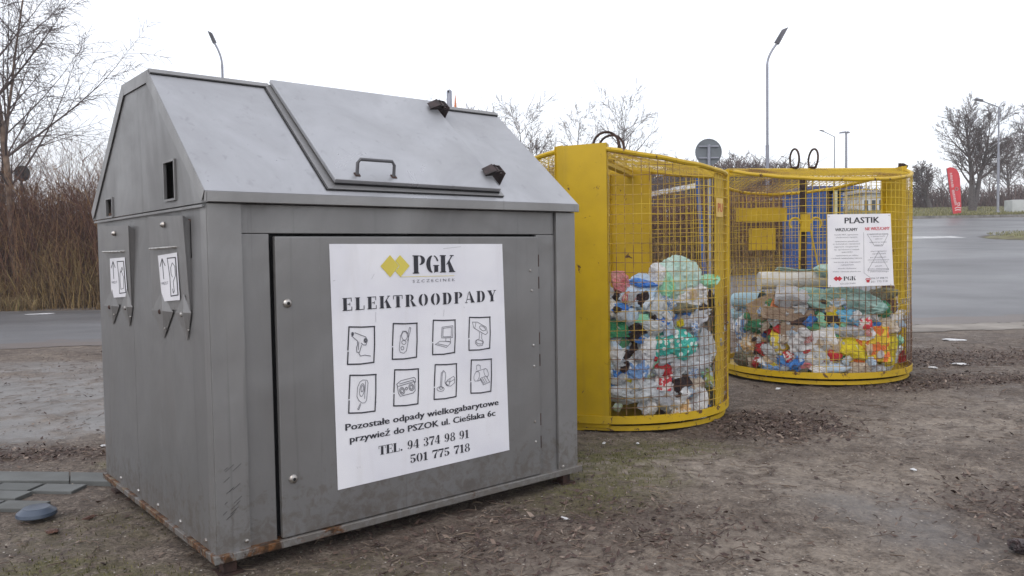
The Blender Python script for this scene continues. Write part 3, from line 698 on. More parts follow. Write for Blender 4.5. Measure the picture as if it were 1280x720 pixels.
# --- flat print helpers
def ribbon(mb, pts, wd, f3, closed=False):
    n = len(pts)
    for i in range(n - 1):
        (x0, y0), (x1, y1) = pts[i], pts[i + 1]
        d = math.hypot(x1 - x0, y1 - y0) or 1e-6; dx, dy = (x1 - x0) / d, (y1 - y0) / d; h = wd / 2
        a = (x0 - dx * h * .6, y0 - dy * h * .6); b = (x1 + dx * h * .6, y1 + dy * h * .6)
        mb.add([f3(a[0] - dy * h, a[1] + dx * h), f3(b[0] - dy * h, b[1] + dx * h), f3(b[0] + dy * h, b[1] - dx * h), f3(a[0] + dy * h, a[1] - dx * h)], [(0, 1, 2, 3)])
_tc = bpy.data.curves.new('lettering_source', 'FONT'); _to = bpy.data.objects.new('lettering_source', _tc)
def text_mesh(s, bold=0.0):
    C.objects.link(_to); _tc.body = s; _tc.offset = bold; _tc.resolution_u = 2
    bpy.context.view_layer.update()
    me = bpy.data.meshes.new_from_object(_to.evaluated_get(bpy.context.evaluated_depsgraph_get())); C.objects.unlink(_to)
    v = [tuple(p.co)[:2] for p in me.vertices]; f = [tuple(p.vertices) for p in me.polygons]; bpy.data.meshes.remove(me)
    return v, f
def text_on(s, pl, pr, cap, f3, mat, parent, bold=0.0, name='lettering'):
    v, f = text_mesh(s, 0)
    x0 = min(p[0] for p in v); x1 = max(p[0] for p in v)
    dx, dz = (pr[0] - pl[0]), (pr[1] - pl[1]); ln_ = math.hypot(dx, dz); ex, ez = dx / ln_, dz / ln_
    sgn = 1 if dx > 0 else -1
    k = ln_ / (x1 - x0); c = cap / .682
    vs = [f3(pl[0] + (p[0] - x0) * k * ex - p[1] * c * ez * sgn, pl[1] + (p[0] - x0) * k * ez + p[1] * c * abs(ex)) for p in v]
    mb = MB()
    nrm_t = (Vector(f3(pl[0] + .01, pl[1])) - Vector(f3(*pl))).cross(Vector(f3(pl[0], pl[1] + .01)) - Vector(f3(*pl))).normalized() * .00006
    ax = (Vector(f3(pr[0], pr[1])) - Vector(f3(*pl))).normalized()
    sh = [0] if not bold else [-bold * cap * 2.6, 0, bold * cap * 2.6]
    for n_, s_ in enumerate(sh): mb.add([Vector(q) + ax * s_ + nrm_t * n_ for q in vs], f)
    me = bpy.data.meshes.new(name); me.from_pydata([tuple(q) for q in mb.v], [], mb.f); me.materials.append(mat)
    return link(name, me, parent)
flap(((186, 271), (229, 269.5), (238.5, 388), (192, 386)), ((197.5, 319.5), (221.3, 315.5), (225, 375), (203, 377)), (205, 281), ((187, 311), (216, 309)),
     (((201, 365), (190, 387.5), (205.5, 422.5), (217, 390)), ((228.7, 367.5), (220, 391), (235, 425), (239.5, 391))), 1)
flap(((126, 283), (161, 282), (165, 381), (129, 380)), ((137.4, 323.2), (156, 321.5), (159.5, 370.9), (139.6, 372.2)), (143.5, 292), ((128.3, 315), (151, 314.4)),
     (((139.6, 361), (130, 382), (142, 405), (149.5, 383)), ((158, 361), (151.7, 383), (162.5, 408), (166, 384))), 0)

# stencil serif alphabet -------------------------------------------------
def R_(x0, y0, x1, y1): return [(x0, y0), (x1, y0), (x1, y1), (x0, y1)]
def arc(cx, cy, rx, ry, tx_, ty_, a0, a1, n=10):
    o = []; i_ = []
    for k in range(n + 1):
        a = math.radians(a0 + (a1 - a0) * k / n)
        o.append((cx + rx * math.cos(a), cy + ry * math.sin(a))); i_.append((cx + (rx - tx_) * math.cos(a), cy + (ry - ty_) * math.sin(a)))
    return [[o[k], o[k + 1], i_[k + 1], i_[k]] for k in range(n)]
def stem(x, w_=.26, y0=0, y1=1): return [R_(x, y0, x + w_, y1), R_(x - .07, y0, x + w_ + .05, y0 + .055), R_(x - .07, y1 - .055, x + w_ + .05, y1)]
GL = {
 'P': (.78, stem(.08) + arc(.42, .73, .33, .27, .22, .05, -90, 90) ),
 'G': (.86, arc(.44, .5, .40, .5, .25, .05, 100, 262) + arc(.46, .5, .34, .5, .1, .05, 20, 80, 6) + [R_(.52, .05, .76, .42), R_(.46, .39, .82, .44)] + arc(.46, .5, .34, .5, .1, .05, -80, -50, 4)),
 'K': (.92, stem(.08) + [[(.40, .45), (.46, .45), (.82, .97), (.74, .97)], [(.50, .58), (.60, .72), (.92, .03), (.60, .03)], R_(.56, 0, .96, .055), R_(.64, .945, .88, 1)]),
 'E': (.76, stem(.08) + [R_(.40, .945, .70, 1), R_(.66, .70, .71, 1), R_(.40, .47, .56, .53), R_(.55, .38, .59, .62), R_(.40, 0, .74, .055), R_(.69, 0, .74, .30)]),
 'L': (.74, stem(.08) + [R_(.40, 0, .72, .055), R_(.67, 0, .72, .34)]),
 'T': (.80, [R_(.27, 0, .53, .92), R_(.19, 0, .61, .055), R_(.02, .945, .25, 1), R_(.55, .945, .78, 1), R_(.02, .68, .07, 1), R_(.73, .68, .78, 1), R_(.25, .945, .55, 1)]),
 'R': (.92, stem(.08) + arc(.42, .74, .30, .26, .20, .05, -90, 90) + [[(.46, .47), (.60, .47), (.90, .04), (.62, .04)], R_(.60, 0, .94, .055)]),
 'O': (.86, arc(.41, .5, .38, .5, .24, .04, 98, 262) + arc(.45, .5, .38, .5, .24, .04, -82, 82)),
 'D': (.86, stem(.08) + arc(.42, .5, .40, .5, .25, .05, -90, 90)),
 'A': (.92, [[(.42, 1), (.50, 1), (.92, 0), (.62, 0)], [(.40, .94), (.36, .94), (.10, .03), (.15, .03)], R_(.02, 0, .26, .055), R_(.56, 0, .95, .055), R_(.22, .28, .60, .34)]),
 'Y': (.88, [R_(.32, 0, .58, .42), R_(.24, 0, .66, .055), [(.06, .96), (.36, .96), (.58, .42), (.34, .42)], [(.76, .96), (.70, .96), (.52, .50), (.56, .46)], R_(.0, .945, .42, 1), R_(.62, .945, .86, 1)]),
 'C': (.8, arc(.42, .5, .38, .5, .22, .05, 60, 300)), '.': (.36, arc(.17, .11, .11, .11, .11, .11, 0, 360, 8)),
 '1': (.56, [R_(.18, .0, .40, .95), R_(.06, 0, .52, .055), [(.18, .95), (.40, 1), (.18, .80), (.04, .84)]]),
 '0': (.7, arc(.33, .5, .31, .5, .19, .04, 98, 262) + arc(.37, .5, .31, .5, .19, .04, -82, 82)),
 '3': (.66, arc(.28, .74, .30, .26, .18, .05, -90, 130) + arc(.28, .26, .34, .26, .20, .05, -130, 90) + arc(.13, .78, .09, .09, .09, .09, 0, 360, 6) + arc(.12, .2, .09, .09, .09, .09, 0, 360, 6)),
 '4': (.70, [R_(.36, 0, .56, 1), [(.36, 1), (.42, 1), (.08, .30), (.02, .30)], R_(.02, .24, .68, .30), R_(.28, 0, .64, .05)]),
 '5': (.66, [R_(.10, .84, .58, 1), R_(.08, .50, .13, 1)] + arc(.27, .30, .35, .30, .21, .05, -130, 130) + arc(.13, .2, .09, .09, .09, .09, 0, 360, 6)),
 '7': (.64, [R_(.04, .82, .62, 1), R_(.03, .66, .08, 1), [(.56, .84), (.62, .84), (.42, .35), (.40, 0), (.18, 0), (.24, .36)]]),
 '8': (.68, arc(.34, .75, .26, .25, .14, .04, 0, 360, 16) + arc(.34, .26, .31, .27, .17, .04, 0, 360, 16)),
 '9': (.68, arc(.33, .68, .29, .32, .17, .04, 0, 360, 16) + arc(.26, .52, .36, .52, .19, .05, -95, 20) + arc(.12, .16, .08, .08, .08, .08, 0, 360, 6)),
 ' ': (.42, []),
}
def stencil(s, pl, pr, hl, hr, f3, mat, parent, track=0.0, name='lettering', wf=1.0):
    x = 0; gl = []
    for i, ch in enumerate(s):
        wd, ps = GL[ch]; gl.append((x, ps)); x += wd + (track if i < len(s) - 1 else 0)
    tot = x - .04
    dx, dz = pr[0] - pl[0], pr[1] - pl[1]
    mb = MB()
    for gx0, ps in gl:
        for poly in ps:
            q = []
            for (a, b) in poly:
                u = (gx0 + a) / tot; h = hl + (hr - hl) * u
                q.append(f3(pl[0] + dx * u, pl[1] + dz * u + b * h))
            mb.add(q, [tuple(range(len(q)))])
    me = bpy.data.meshes.new(name); me.from_pydata([tuple(q) for q in mb.v], [], mb.f); me.materials.append(mat)
    return link(name, me, parent)

# --- the poster (its prints are sighted on the front plane)
yp = -.0095
pc = [FR(421, 612), FR(635, 562), FR(626, 305), FR(410, 305)]
poster = MB().prism([(x, yp, z) for x, z in pc], (0, -.0012, 0)).build('poster', M_POSTER, GC)
OFF = .0125
f3 = lambda x, z: Vector((x, -OFF, z))
def pf(px, py): return FR(px, py, OFF)
def Z1(x, y): return pf(420 + x / 5.536, 390 + y / 5.536)
def Z2(x, y): return pf(530 + x / 5.536, 380 + y / 5.536)
def Z0(x, y): return pf(400 + x / 4.8, 290 + y / 4.8)
dm = MB()
for cx, pts in ((0, [(363, 205), (420, 138), (474, 203), (422, 272)]), (1, [(480, 138), (538, 203), (483, 270), (452, 236), (478, 205), (452, 172)])):
    q = [f3(*Z0(*p)) for p in pts]
    if cx == 0: dm.add(q, [(0, 1, 2, 3)])
    else: dm.add(q, [(0, 1, 4, 5), (1, 2, 3, 4)])
ribbon(dm, [Z0(485, 269), Z0(805, 262)], .0018, f3)
me = dm.mesh('emblem', M_LOGO); link('emblem', me, poster)
def hgt(p, q): return abs(pf(*p)[1] - pf(*q)[1])
stencil('PGK', Z0(556, 250), Z0(804, 240), Z0(556, 140)[1] - Z0(556, 250)[1], Z0(800, 138)[1] - Z0(800, 240)[1], f3, M_INK, poster, .0)
text_on('S Z C Z E C I N E K', Z0(557, 304), Z0(810, 294), .0125, f3, M_INKS, poster)
_tc.space_character = 1.0
stencil('ELEKTROODPADY', Z0(135, 474), Z0(1056, 414), Z0(140, 397)[1] - Z0(140, 474)[1], Z0(1050, 348)[1] - Z0(1050, 414)[1], f3, M_INK, poster, .20)
B = lambda x, y: pf(400 + x / 3.789, 430 + y / 3.789)
text_on('Pozostałe odpady wielkogabarytowe', B(122, 411), B(845, 288), .0275, f3, M_INK, poster, .022)
text_on('przywieź do PSZOK ul. Cieślaka 6c', B(143, 467), B(830, 339), .0275, f3, M_INK, poster, .022)
stencil('TEL. 94 374 98 91', B(278, 527), B(705, 444), B(280, 484)[1] - B(280, 527)[1], B(700, 404)[1] - B(700, 444)[1], f3, M_INK, poster, .03)
stencil('501 775 718', B(427, 565), B(710, 507), B(430, 525)[1] - B(430, 565)[1], B(705, 468)[1] - B(705, 507)[1], f3, M_INK, poster, .03)
for Z, (a, b, c, d) in ((Z1, [(90, 103), (266, 100), (262, 348), (80, 362)]), (Z1, [(397, 80), (560, 77), (557, 312), (390, 327)]),
                        (Z1, [(97, 438), (276, 432), (270, 685), (88, 700)]), (Z1, [(407, 400), (570, 393), (567, 635), (400, 650)]),
                        (Z2, [(65, 112), (215, 110), (212, 335), (60, 350)]), (Z2, [(315, 92), (456, 90), (455, 305), (312, 320)]),
                        (Z2, [(78, 420), (224, 413), (222, 640), (70, 660)]), (Z2, [(328, 387), (466, 380), (463, 603), (325, 617)])):
    mid1 = (d[0] * .42 + a[0] * .58 - 3, d[1] * .62 + a[1] * .38); mid2 = (mid1[0] + 1, mid1[1] + 14)
    fm = MB()
    ribbon(fm, [Z(*mid1), Z(*a), Z((a[0] + b[0]) / 2, (a[1] + b[1]) / 2 + 3), Z(b[0] + 3, b[1])], .0058, f3)
    ribbon(fm, [Z(*b), Z((b[0] + c[0]) / 2 + 3, (b[1] + c[1]) / 2), Z(*c), Z((c[0] + d[0]) / 2, (c[1] + d[1]) / 2 + 5), Z(*d), Z(*mid2)], .0058, f3)
    link('printed_frame', fm.mesh('printed_frame', M_INK), poster)
def el(cx, cy, rx, ry, rot=0, n=16, a0=0, a1=360):
    r = math.radians(rot); o = []
    for k in range(n + 1):
        a = math.radians(a0 + (a1 - a0) * k / n); x, y = rx * math.cos(a), ry * math.sin(a)
        o.append((cx + x * math.cos(r) - y * math.sin(r), cy + x * math.sin(r) + y * math.cos(r)))
    return o
def draw(Z, lines, wd=.0024):
    ic = MB()
    for l in lines: ribbon(ic, [Z(*p) for p in l], wd, f3)
    link('printed_drawing', ic.mesh('printed_drawing', M_INKS), poster)
draw(Z1, [[(130, 143), (205, 172), (218, 195), (208, 228), (190, 228), (175, 215)], [(108, 165), (148, 200), (150, 225), (142, 245), (145, 278), (162, 280), (178, 228)],
          el(115, 152, 7, 11), el(115, 152, 3, 7), el(203, 197, 9, 14), el(203, 197, 4, 8), [(158, 205), (155, 260)], [(158, 285), (170, 305), (200, 298), (240, 305)]], .003)
draw(Z1, [el(475, 165, 20, 30), [(455, 150), (447, 165), (438, 255), (445, 280), (470, 285), (488, 268), (502, 190), (500, 150), (485, 132), (462, 132), (455, 150)], el(470, 210, 15, 14), el(460, 250, 10, 12), [(496, 200), (512, 140), (518, 110), (510, 105), (502, 135), (500, 150)]])
draw(Z1, [[(165, 485), (185, 470), (215, 472), (222, 490), (212, 610), (200, 628), (180, 630), (158, 612), (145, 585), (150, 520), (165, 485)], el(180, 540, 16, 45, 8), el(182, 530, 8, 22, 8), [(205, 480), (198, 600)], [(170, 632), (150, 672), (158, 676), (172, 640)]])
draw(Z1, [[(425, 510), (420, 500), (450, 475), (540, 452), (550, 462), (550, 485), (540, 490)], [(430, 515), (545, 480), (548, 545), (535, 560), (445, 583), (432, 560), (425, 512)], el(458, 545, 17, 24, -10), el(522, 520, 17, 24, -10), el(458, 545, 9, 14, -10), el(522, 520, 9, 14, -10), el(488, 530, 7, 9), [(440, 498), (535, 470), (536, 482)]], .003)
draw(Z2, [[(125, 160), (200, 150), (198, 232), (122, 235), (125, 160)], [(133, 168), (190, 160), (188, 225), (131, 227), (133, 168)], [(152, 238), (150, 258), (185, 262), (182, 238)], [(110, 258), (78, 280), (155, 300), (185, 270), (175, 258), (110, 258)], [(95, 275), (160, 288)]])
draw(Z2, [[(335, 125), (370, 125), (430, 160), (440, 200), (425, 212), (395, 195), (345, 165), (335, 125)], el(405, 168, 24, 13, 35), [(360, 130), (352, 165)], [(385, 195), (382, 240), (365, 250), (355, 270), (375, 290), (405, 285), (412, 262), (400, 240), (400, 205)], el(383, 262, 26, 13, 15)])
draw(Z2, [[(122, 570), (128, 480), (138, 462), (148, 475), (150, 500), (145, 545), (165, 560)], [(114, 570), (120, 478), (136, 458)], el(115, 588, 25, 16), el(118, 582, 12, 8), [(165, 525), (205, 500), (212, 510), (212, 545), (185, 568), (158, 565), (150, 545), (165, 525)], el(165, 548, 12, 16, 20), [(180, 518), (180, 540), (212, 520)]])
draw(Z2, [[(365, 455), (365, 425), (378, 420), (390, 428), (390, 452)], el(365, 500, 18, 35, 15), el(430, 475, 14, 30, -15), [(360, 467), (425, 447)], [(370, 535), (395, 520)], [(388, 515), (430, 498), (455, 540), (410, 560), (388, 515)], [(395, 520), (415, 552)], [(405, 514), (424, 548)], [(416, 508), (436, 543)], [(440, 505), (445, 490)]])
# scuffs on poster
sf = MB()
for a, b in (((310, 282), (326, 252)), ((78, 294), (92, 290)), ((740, 100), (845, 88)), ((335, 480), (335, 540)), ((745, 465), (742, 505))):
    ribbon(sf, [Z0(*a), Z0(*b)], .0012, lambda x, z: Vector((x, -OFF + .0006, z)))
sf.build('scuff_mark', simple('scuff_grey', (.35, .35, .38), bmp=0), poster)

# ------------------------------------------------------------------ yellow wire cages
def cage(cx, cy, R, zr, droop, phi, idx, label):
    G = empty('plastic_waste_cage', (cx, cy, 0), phi, label=label, category='recycling cage', group='yellow wire recycling cages')
    k = droop / R
    top = lambda y: zr - k * abs(y)
    rnd = random.Random(40 + idx)
    def dent(th, z): return .012 * mnoise.noise(Vector((math.cos(th) * 2.2, math.sin(th) * 2.2, z * 1.6 + idx * 7)))
    def P(th, z, dr=0):
        r = R + dr + dent(th, z); return Vector((r * math.cos(th), r * math.sin(th), z))
    hw = .178 / R                      # half-angle of the end panels
    for half, nm in ((1, 'wire_mesh'), (-1, 'wire_mesh')):
        wv = MB()
        nv = 43
        for i in range(nv):
            th = half * (hw + (PI - 2 * hw) * i / (nv - 1)); zt = top(R * math.sin(th)); zz = [.07 + (zt - .07) * j / 6 for j in range(7)]
            jt = rnd.uniform(-.0025, .0025)
            wv.tube([P(th + jt, z) for z in zz], .0028, 4, cap=False)
        z = .10; n = 40
        while z < zr - .02:
            run = []
            for i in range(n + 1):
                th = half * (hw + (PI - 2 * hw) * i / n); ok = top(R * math.sin(th)) > z
                if ok: run.append(P(th, z + .002 * math.sin(i * .9 + z * 9), .0045))
                if (not ok or i == n) and len(run) > 1: wv.tube(run, .0028, 4, cap=False); run = []
                elif not ok: run = []
            z += .064
        wv.build(nm, M_WIRE, G)
        # lid mesh on the sloping top
        lm = MB(); s = .05
        x = -R + .04
        while x < R:
            ye = math.sqrt(max(R * R - x * x, 0)) - .01
            if ye > .04:
                yy = [ye * j / 4 for j in range(5)]
                lm.tube([(x + rnd.uniform(-.006, .006), half * y, top(y) + .012 * mnoise.noise(Vector((x * 3, y * 3, idx)))) for y in yy], .0026, 4, cap=False)
            x += s
        y = .05
        while y < R:
            xe = math.sqrt(R * R - y * y) - .01
            xx = [-xe + 2 * xe * j / 8 for j in range(9)]
            lm.tube([(x, half * (y + rnd.uniform(-.004, .004)), top(y) + .004 + .012 * mnoise.noise(Vector((x * 3, y * 3, idx)))) for x in xx], .0026, 4, cap=False)
            y += s
        lm.build('lid_mesh', M_WIRE, G)
        rim = MB(); ra = [hw * .97 + (PI - 1.94 * hw) * i / 36 for i in range(37)]; rim.tube([(R * math.cos(half * a_), R * math.sin(half * a_), top(R * math.sin(a_)) + .002 * math.sin(i * 1.3) * (0 < i < 36)) for i, a_ in enumerate(ra)], .017, 8)
        rim.build('top_rim', M_YELR, G, True)
        # base band and the lower clamshell band
        for (r0, za, zb, nm2) in ((R + .010, .058, .110, 'base_band'), (R - .016, .004 if half > 0 else .010, .042, 'clamshell_band')):
            bb = MB(); nn = 36
            dip = lambda i: .010 * math.sin(PI * i / nn) * (1 if nm2 == 'clamshell_band' else .3)
            for i in range(nn):
                a, b = half * PI * i / nn, half * PI * (i + 1) / nn
                ri, ro = r0 - .012, r0 + .004
                p = []
                for zz_, in ((za,), (zb,)):
                    for aa, rr_, ii in ((a, ri, i), (b, ri, i + 1), (b, ro, i + 1), (a, ro, i)):
                        p.append((rr_ * math.cos(aa), rr_ * math.sin(aa), zz_ - dip(ii)))
                bb.hexa(p)
            bb.build(nm2, M_YELR, G)
        # half floor
        fl = MB(); fp = [(.0, half * .004, 0)] + [((R - .02) * math.cos(half * PI * i / 24), (R - .02) * math.sin(half * PI * i / 24), 0) for i in range(25)]
        fl.prism([(a, b, .048) for a, b, _ in [(p[0], p[1], 0) for p in fp[1:]]], (0, 0, .004)); fl.build('floor_half', M_YELR, G)
    # end panels
    for e in (-1, 1):
        if idx and e < 0:
            MB().box((-R - .004, -.02, .03), (-R + .03, .02, zr)).build('end_post', M_YEL, G); continue
        pn = MB(); xo = e * (R * math.cos(hw) + .012)
        for (ya, yb, ox) in ((-.178, .118, 0), (.118, .178, -.012 * e)):
            if e > 0: ya, yb = -yb, -ya
            p0, p1 = Vector((xo, ya, .03)), Vector((xo + ox * (1 if e < 0 else 0) , yb, .03))
            q0, q1 = Vector((xo, ya, zr + .012)), Vector((xo + ox * (1 if e < 0 else 0), yb, zr + .012 - .006))
            d = Vector((-e * .004, 0, 0))
            if e < 0 and ox: p0 = p0.copy(); pn.hexa([p0, p1, p1 + d, p0 + d, q0, q1, q1 + d, q0 + d])
            else: pn.hexa([p0, p1, p1 + d, p0 + d, q0, q1, q1 + d, q0 + d])
        for y in (-.178, .174):          # returned flanges
            pn.box((min(xo, xo - e * .05), y, .031), (max(xo, xo - e * .05), y + .004, zr + .005))
        pn.build('end_panel', M_YEL, G)
    # ridge beam, centre post, mechanism
    MB().tube([(-R + .02, 0, zr - .012), (R - .02, 0, zr - .012)], .021, 10).build('ridge_beam', M_YELR, G, True)
    bxm = MB(); bxm.box((-R + .03, -.030, zr - .062), (R - .03, .030, zr - .034)); bxm.build('ridge_channel', M_YELR, G)
    px_ = -.09 if idx else .0
    if idx:
        MB().box((px_ - .024, -.024, .05), (px_ + .024, .024, zr - .063)).build('centre_post', M_RUST, G)
        mb = MB(); mb.box((px_ - .045, -.06, 1.36), (px_ + .045, -.03, 1.53)); mb.build('latch_box', M_YEL, G)
        for s in (-1, 1):
            q = [(px_ + s * (.05 + .055 * (1 - math.cos(a))), -.045, 1.44 + .055 * math.sin(a)) for a in [x_ * PI / 8 for x_ in range(0, 11)]]
            MB().tube(q, .010, 6).build('latch_arm', M_YEL, G, True)
            MB().tube([(px_ + s * .05, -.045, 1.38), (px_ + s * (.07 if s < 0 else .16), -.06, .86)], .008, 6).build('pull_rod', M_YEL, G, True)
        for (x0, x1, z0, z1) in ((-.485, .04, 1.49, 1.63), (-.345, -.085, 1.19, 1.42)):
            hb_ = MB(); yb = .80 - .16
            hb_.box((x0, yb + .08, z0), (x1, yb + .084, z1)); hb_.box((x0, yb, z1 - .004), (x1, yb + .0795, z1)); hb_.box((x0, yb, z0), (x1, yb + .0795, z0 + .004))
            hb_.box((x0, yb, z0 + .0045), (x0 + .004, yb + .0795, z1 - .0045)); hb_.box((x1 - .004, yb, z0 + .0045), (x1, yb + .0795, z1 - .0045)); hb_.box((x0 + .0045, yb - .002, z0 + .0045), (x1 - .0045, yb + .002, z1 - .0045))
            hb_.build('hopper_plate', M_YEL, G)
    # lifting rings
    for s in ((-.085, .085) if not idx else (-.085 + px_, .095 + px_)):
        tilt = .10 if s > 0 else -.05
        q = [(s + tilt * (.1 * math.sin(a) + .1) * .6, .098 * math.cos(a), zr + .095 + .098 * math.sin(a)) for a in [2 * PI * i / 28 for i in range(28)]]
        MB().tube(q, .0095, 8, closed=True).build('lifting_ring', M_RUST, G, True)
        MB().box((s - .03, -.03, zr + .009), (s + .03, .03, zr + .022)).build('ring_shoe', M_RUST, G)
    return G
C1 = (.75, 6.20, .86, 1.90, .15, math.atan2(.942, .334)); C2 = (2.93, 7.92, .87, 1.968, .18, math.radians(6))
G1 = cage(*C1, 0, 'yellow wire cage of plastic waste just behind the grey container, solid panel facing out')
G2 = cage(*C2, 1, 'yellow wire cage of plastic waste farther right with the white PLASTIK sign wired on it')
# hinge plate at the outer extreme of the near cage and its sticker
a0 = math.atan2(-.334, .942)
hp = MB(); lc = lambda th: th - C1[5]
nn = 6; thA, thB = math.radians(-36), math.radians(-4)
for i in range(nn):
    a, b = lc(thA + (thB - thA) * i / nn), lc(thA + (thB - thA) * (i + 1) / nn)
    p = [(r * math.cos(x_), r * math.sin(x_), z) for z in (.10, 1.74) for x_, r in ((a, .835), (b, .835), (b, .84), (a, .84))]
    hp.hexa(p)
hp.build('cheek_panel', M_YEL, G1)
# paper sticker PU.. and rods
th = lc(math.radians(-35)); cpos = Vector((.868 * math.cos(th), .868 * math.sin(th), 0)); tdir = Vector((-math.sin(th), math.cos(th), 0)); ndir = Vector((math.cos(th), math.sin(th), 0))
STK = simple('orange_yellow_label', (.66, .46, .12), (.6, .38, .1), 12, .5, 0, 0)
dth = .062
pb = [cpos + tdir * s_ + Vector((0, 0, z_)) for s_, z_ in ((-dth, 1.43), (dth, 1.43), (dth, 1.56), (-dth, 1.56))]
stk = MB().prism(pb, ndir * .002).build('label_plate', STK, G1)
text_on('PU', (-.036, 1.465), (.050, 1.465), .06, lambda s_, z_: cpos + tdir * s_ + ndir * .0035 + Vector((0, 0, z_)), simple('orange_print', (.55, .12, .03), bmp=0), stk, .02)
MB().tube([(.858 * math.cos(lc(math.radians(-14))), .858 * math.sin(lc(math.radians(-14))), z_) for z_ in (.08, .9, 1.76)], .013, 8).build('hinge_rod', M_YELR, G1, True)
# dark torn flap on the right end of the far cage
MB().prism([(C2[2] + .01, -.10, 2.01), (C2[2] + .085, -.06, 1.99), (C2[2] + .03, -.05, 1.90)], (0, .09, .01)).build('torn_flap', M_RUST, G2)
# --- PLASTIK sign
def cyl_hit(px, py, c, R):
    d = ray(px, py); o = EYE - Vector((c[0], c[1], 0)); a = d.x ** 2 + d.y ** 2; b = 2 * (o.x * d.x + o.y * d.y); cc = o.x ** 2 + o.y ** 2 - R * R
    disc = b * b - 4 * a * cc
    if disc < 0: disc = 0
    return EYE + d * ((-b - math.sqrt(disc)) / (2 * a))
hit = cyl_hit(1075, 312, C2, C2[2] + .035); sn = Vector((hit.x - C2[0], hit.y - C2[1], 0)).normalized(); st_ = Vector((-sn.y, sn.x, 0))
# the sign is stiff and hangs a little turned towards the viewer
sn = (sn * .6 + Vector((-.36, -.93, 0)) * .4).normalized(); st_ = Vector((-sn.y, sn.x, 0))
SG = empty('plastik_sign', (hit.x, hit.y, 0), 0, label='white PLASTIK sorting notice wired to the far yellow cage', category='sign')
def sp(px, py, o=0):
    q = onplane(px, py, hit + sn * o, sn); r = q - hit; return (r.dot(st_), q.z)
def s3(o): return lambda u, z: Vector((st_.x * u + sn.x * o, st_.y * u + sn.y * o, z))
M_SIGN = simple('white_sheet_board', (.80, .80, .83), (.72, .72, .77), 4, .45, 0, 0)
MB().prism([s3(0)(*sp(*p)) for p in ((1035, 359), (1117, 356.5), (1113, 267), (1034, 268))], sn * .003).build('board', M_SIGN, SG)
S = lambda x, y: sp(1020 + x / 6.26, 255 + y / 6.26, .0045)
fs = s3(.0045)
text_on('PLASTIK', S(225, 152), S(495, 146), .055 * .9, fs, M_INK, SG, .016)
text_on('WRZUCAMY', S(150, 214), S(325, 210), .026, fs, M_INK, SG, .014)
text_on('NIE WRZUCAMY', S(385, 206), S(576, 202), .026, fs, M_REDP, SG, .012)
M_FINE = simple('fine_print', (.22, .22, .25), bmp=0)
rows = [('butelki PET, zgniecione', 145, 330, 246), ('z kolorowych napojów', 155, 325, 266), ('opakowania plastikowe', 148, 332, 298), ('po kosmetykach i szamponach', 133, 345, 318), ('jogurtach, margarynach', 143, 330, 340), ('itp. opróżnione z resztek', 143, 340, 362), ('zakrętki', 200, 285, 382), ('opakowania po mleku', 155, 330, 408), ('i sokach wielomateriałowe', 118, 362, 430), ('kartony po napojach', 140, 350, 460), ('reklamówki', 195, 295, 482), ('worki foliowe', 170, 315, 510), ('wiadra i doniczki plastikowe', 130, 350, 534)]
rows2 = [('opakowań po olejach', 418, 562, 240), ('i smarach', 430, 540, 258), ('części aut', 462, 520, 278), ('opakowań po farbach', 418, 552, 304), ('i klejach', 455, 520, 326), ('styropianu', 428, 550, 374), ('opakowań', 440, 545, 394), ('po środkach', 425, 548, 422), ('chwastobójczych', 405, 572, 442), ('i owadobójczych', 420, 560, 460), ('zabawek', 462, 518, 490), ('sprzętu elektrycznego', 405, 570, 512), ('i elektronicznego', 410, 568, 534)]
for s_, x0, x1, y in rows + rows2: text_on(s_, S(x0, y), S(x1, y - 3), .011, fs, M_FINE, SG)
lm = MB()
ribbon(lm, [S(373, 222), S(376, 540), S(430, 580)], .0025, fs)
ribbon(lm, [S(400, 235), S(565, 235), S(520, 328), S(458, 328), S(400, 235)], .0028, fs)
ribbon(lm, [S(490, 372), S(570, 515), S(405, 520), S(490, 372)], .0028, fs)
link('printed_line', lm.mesh('printed_line', M_FINE), SG)
rm = MB(); 
for cx in (158, 184): rm.add([fs(*S(cx - 22, 584)), fs(*S(cx, 564)), fs(*S(cx + 22, 584)), fs(*S(cx, 604))], [(0, 1, 2, 3)])
rm.add([fs(*S(*p)) for p in ((392, 592), (422, 590), (418, 614), (397, 614))], [(0, 1, 2, 3)]); ribbon(rm, [S(388, 590), S(395, 584), S(420, 583), S(426, 590)], .006, fs)
link('emblem', rm.mesh('emblem', M_REDP), SG)
stencil('PGK', S(215, 600), S(310, 596), .036, .036, fs, M_INK, SG)
text_on('SZCZECINEK', S(190, 630), S(312, 625), .012, fs, M_FINE, SG)
text_on('094 37 498 91', S(430, 590), S(560, 584), .016, fs, M_FINE, SG)
text_on('501 775 718', S(430, 616), S(560, 610), .016, fs, M_FINE, SG)
for p in ((102, 98), (572, 88), (112, 640), (585, 628)):
    x_, z_ = S(*p); q = s3(.003)(x_, z_); MB().lathe([(.005, 0), (.004, .003)], 8, Matrix.Translation(q) @ sn.to_track_quat('Z', 'Y').to_matrix().to_4x4()).build('screw', M_STEEL, SG)

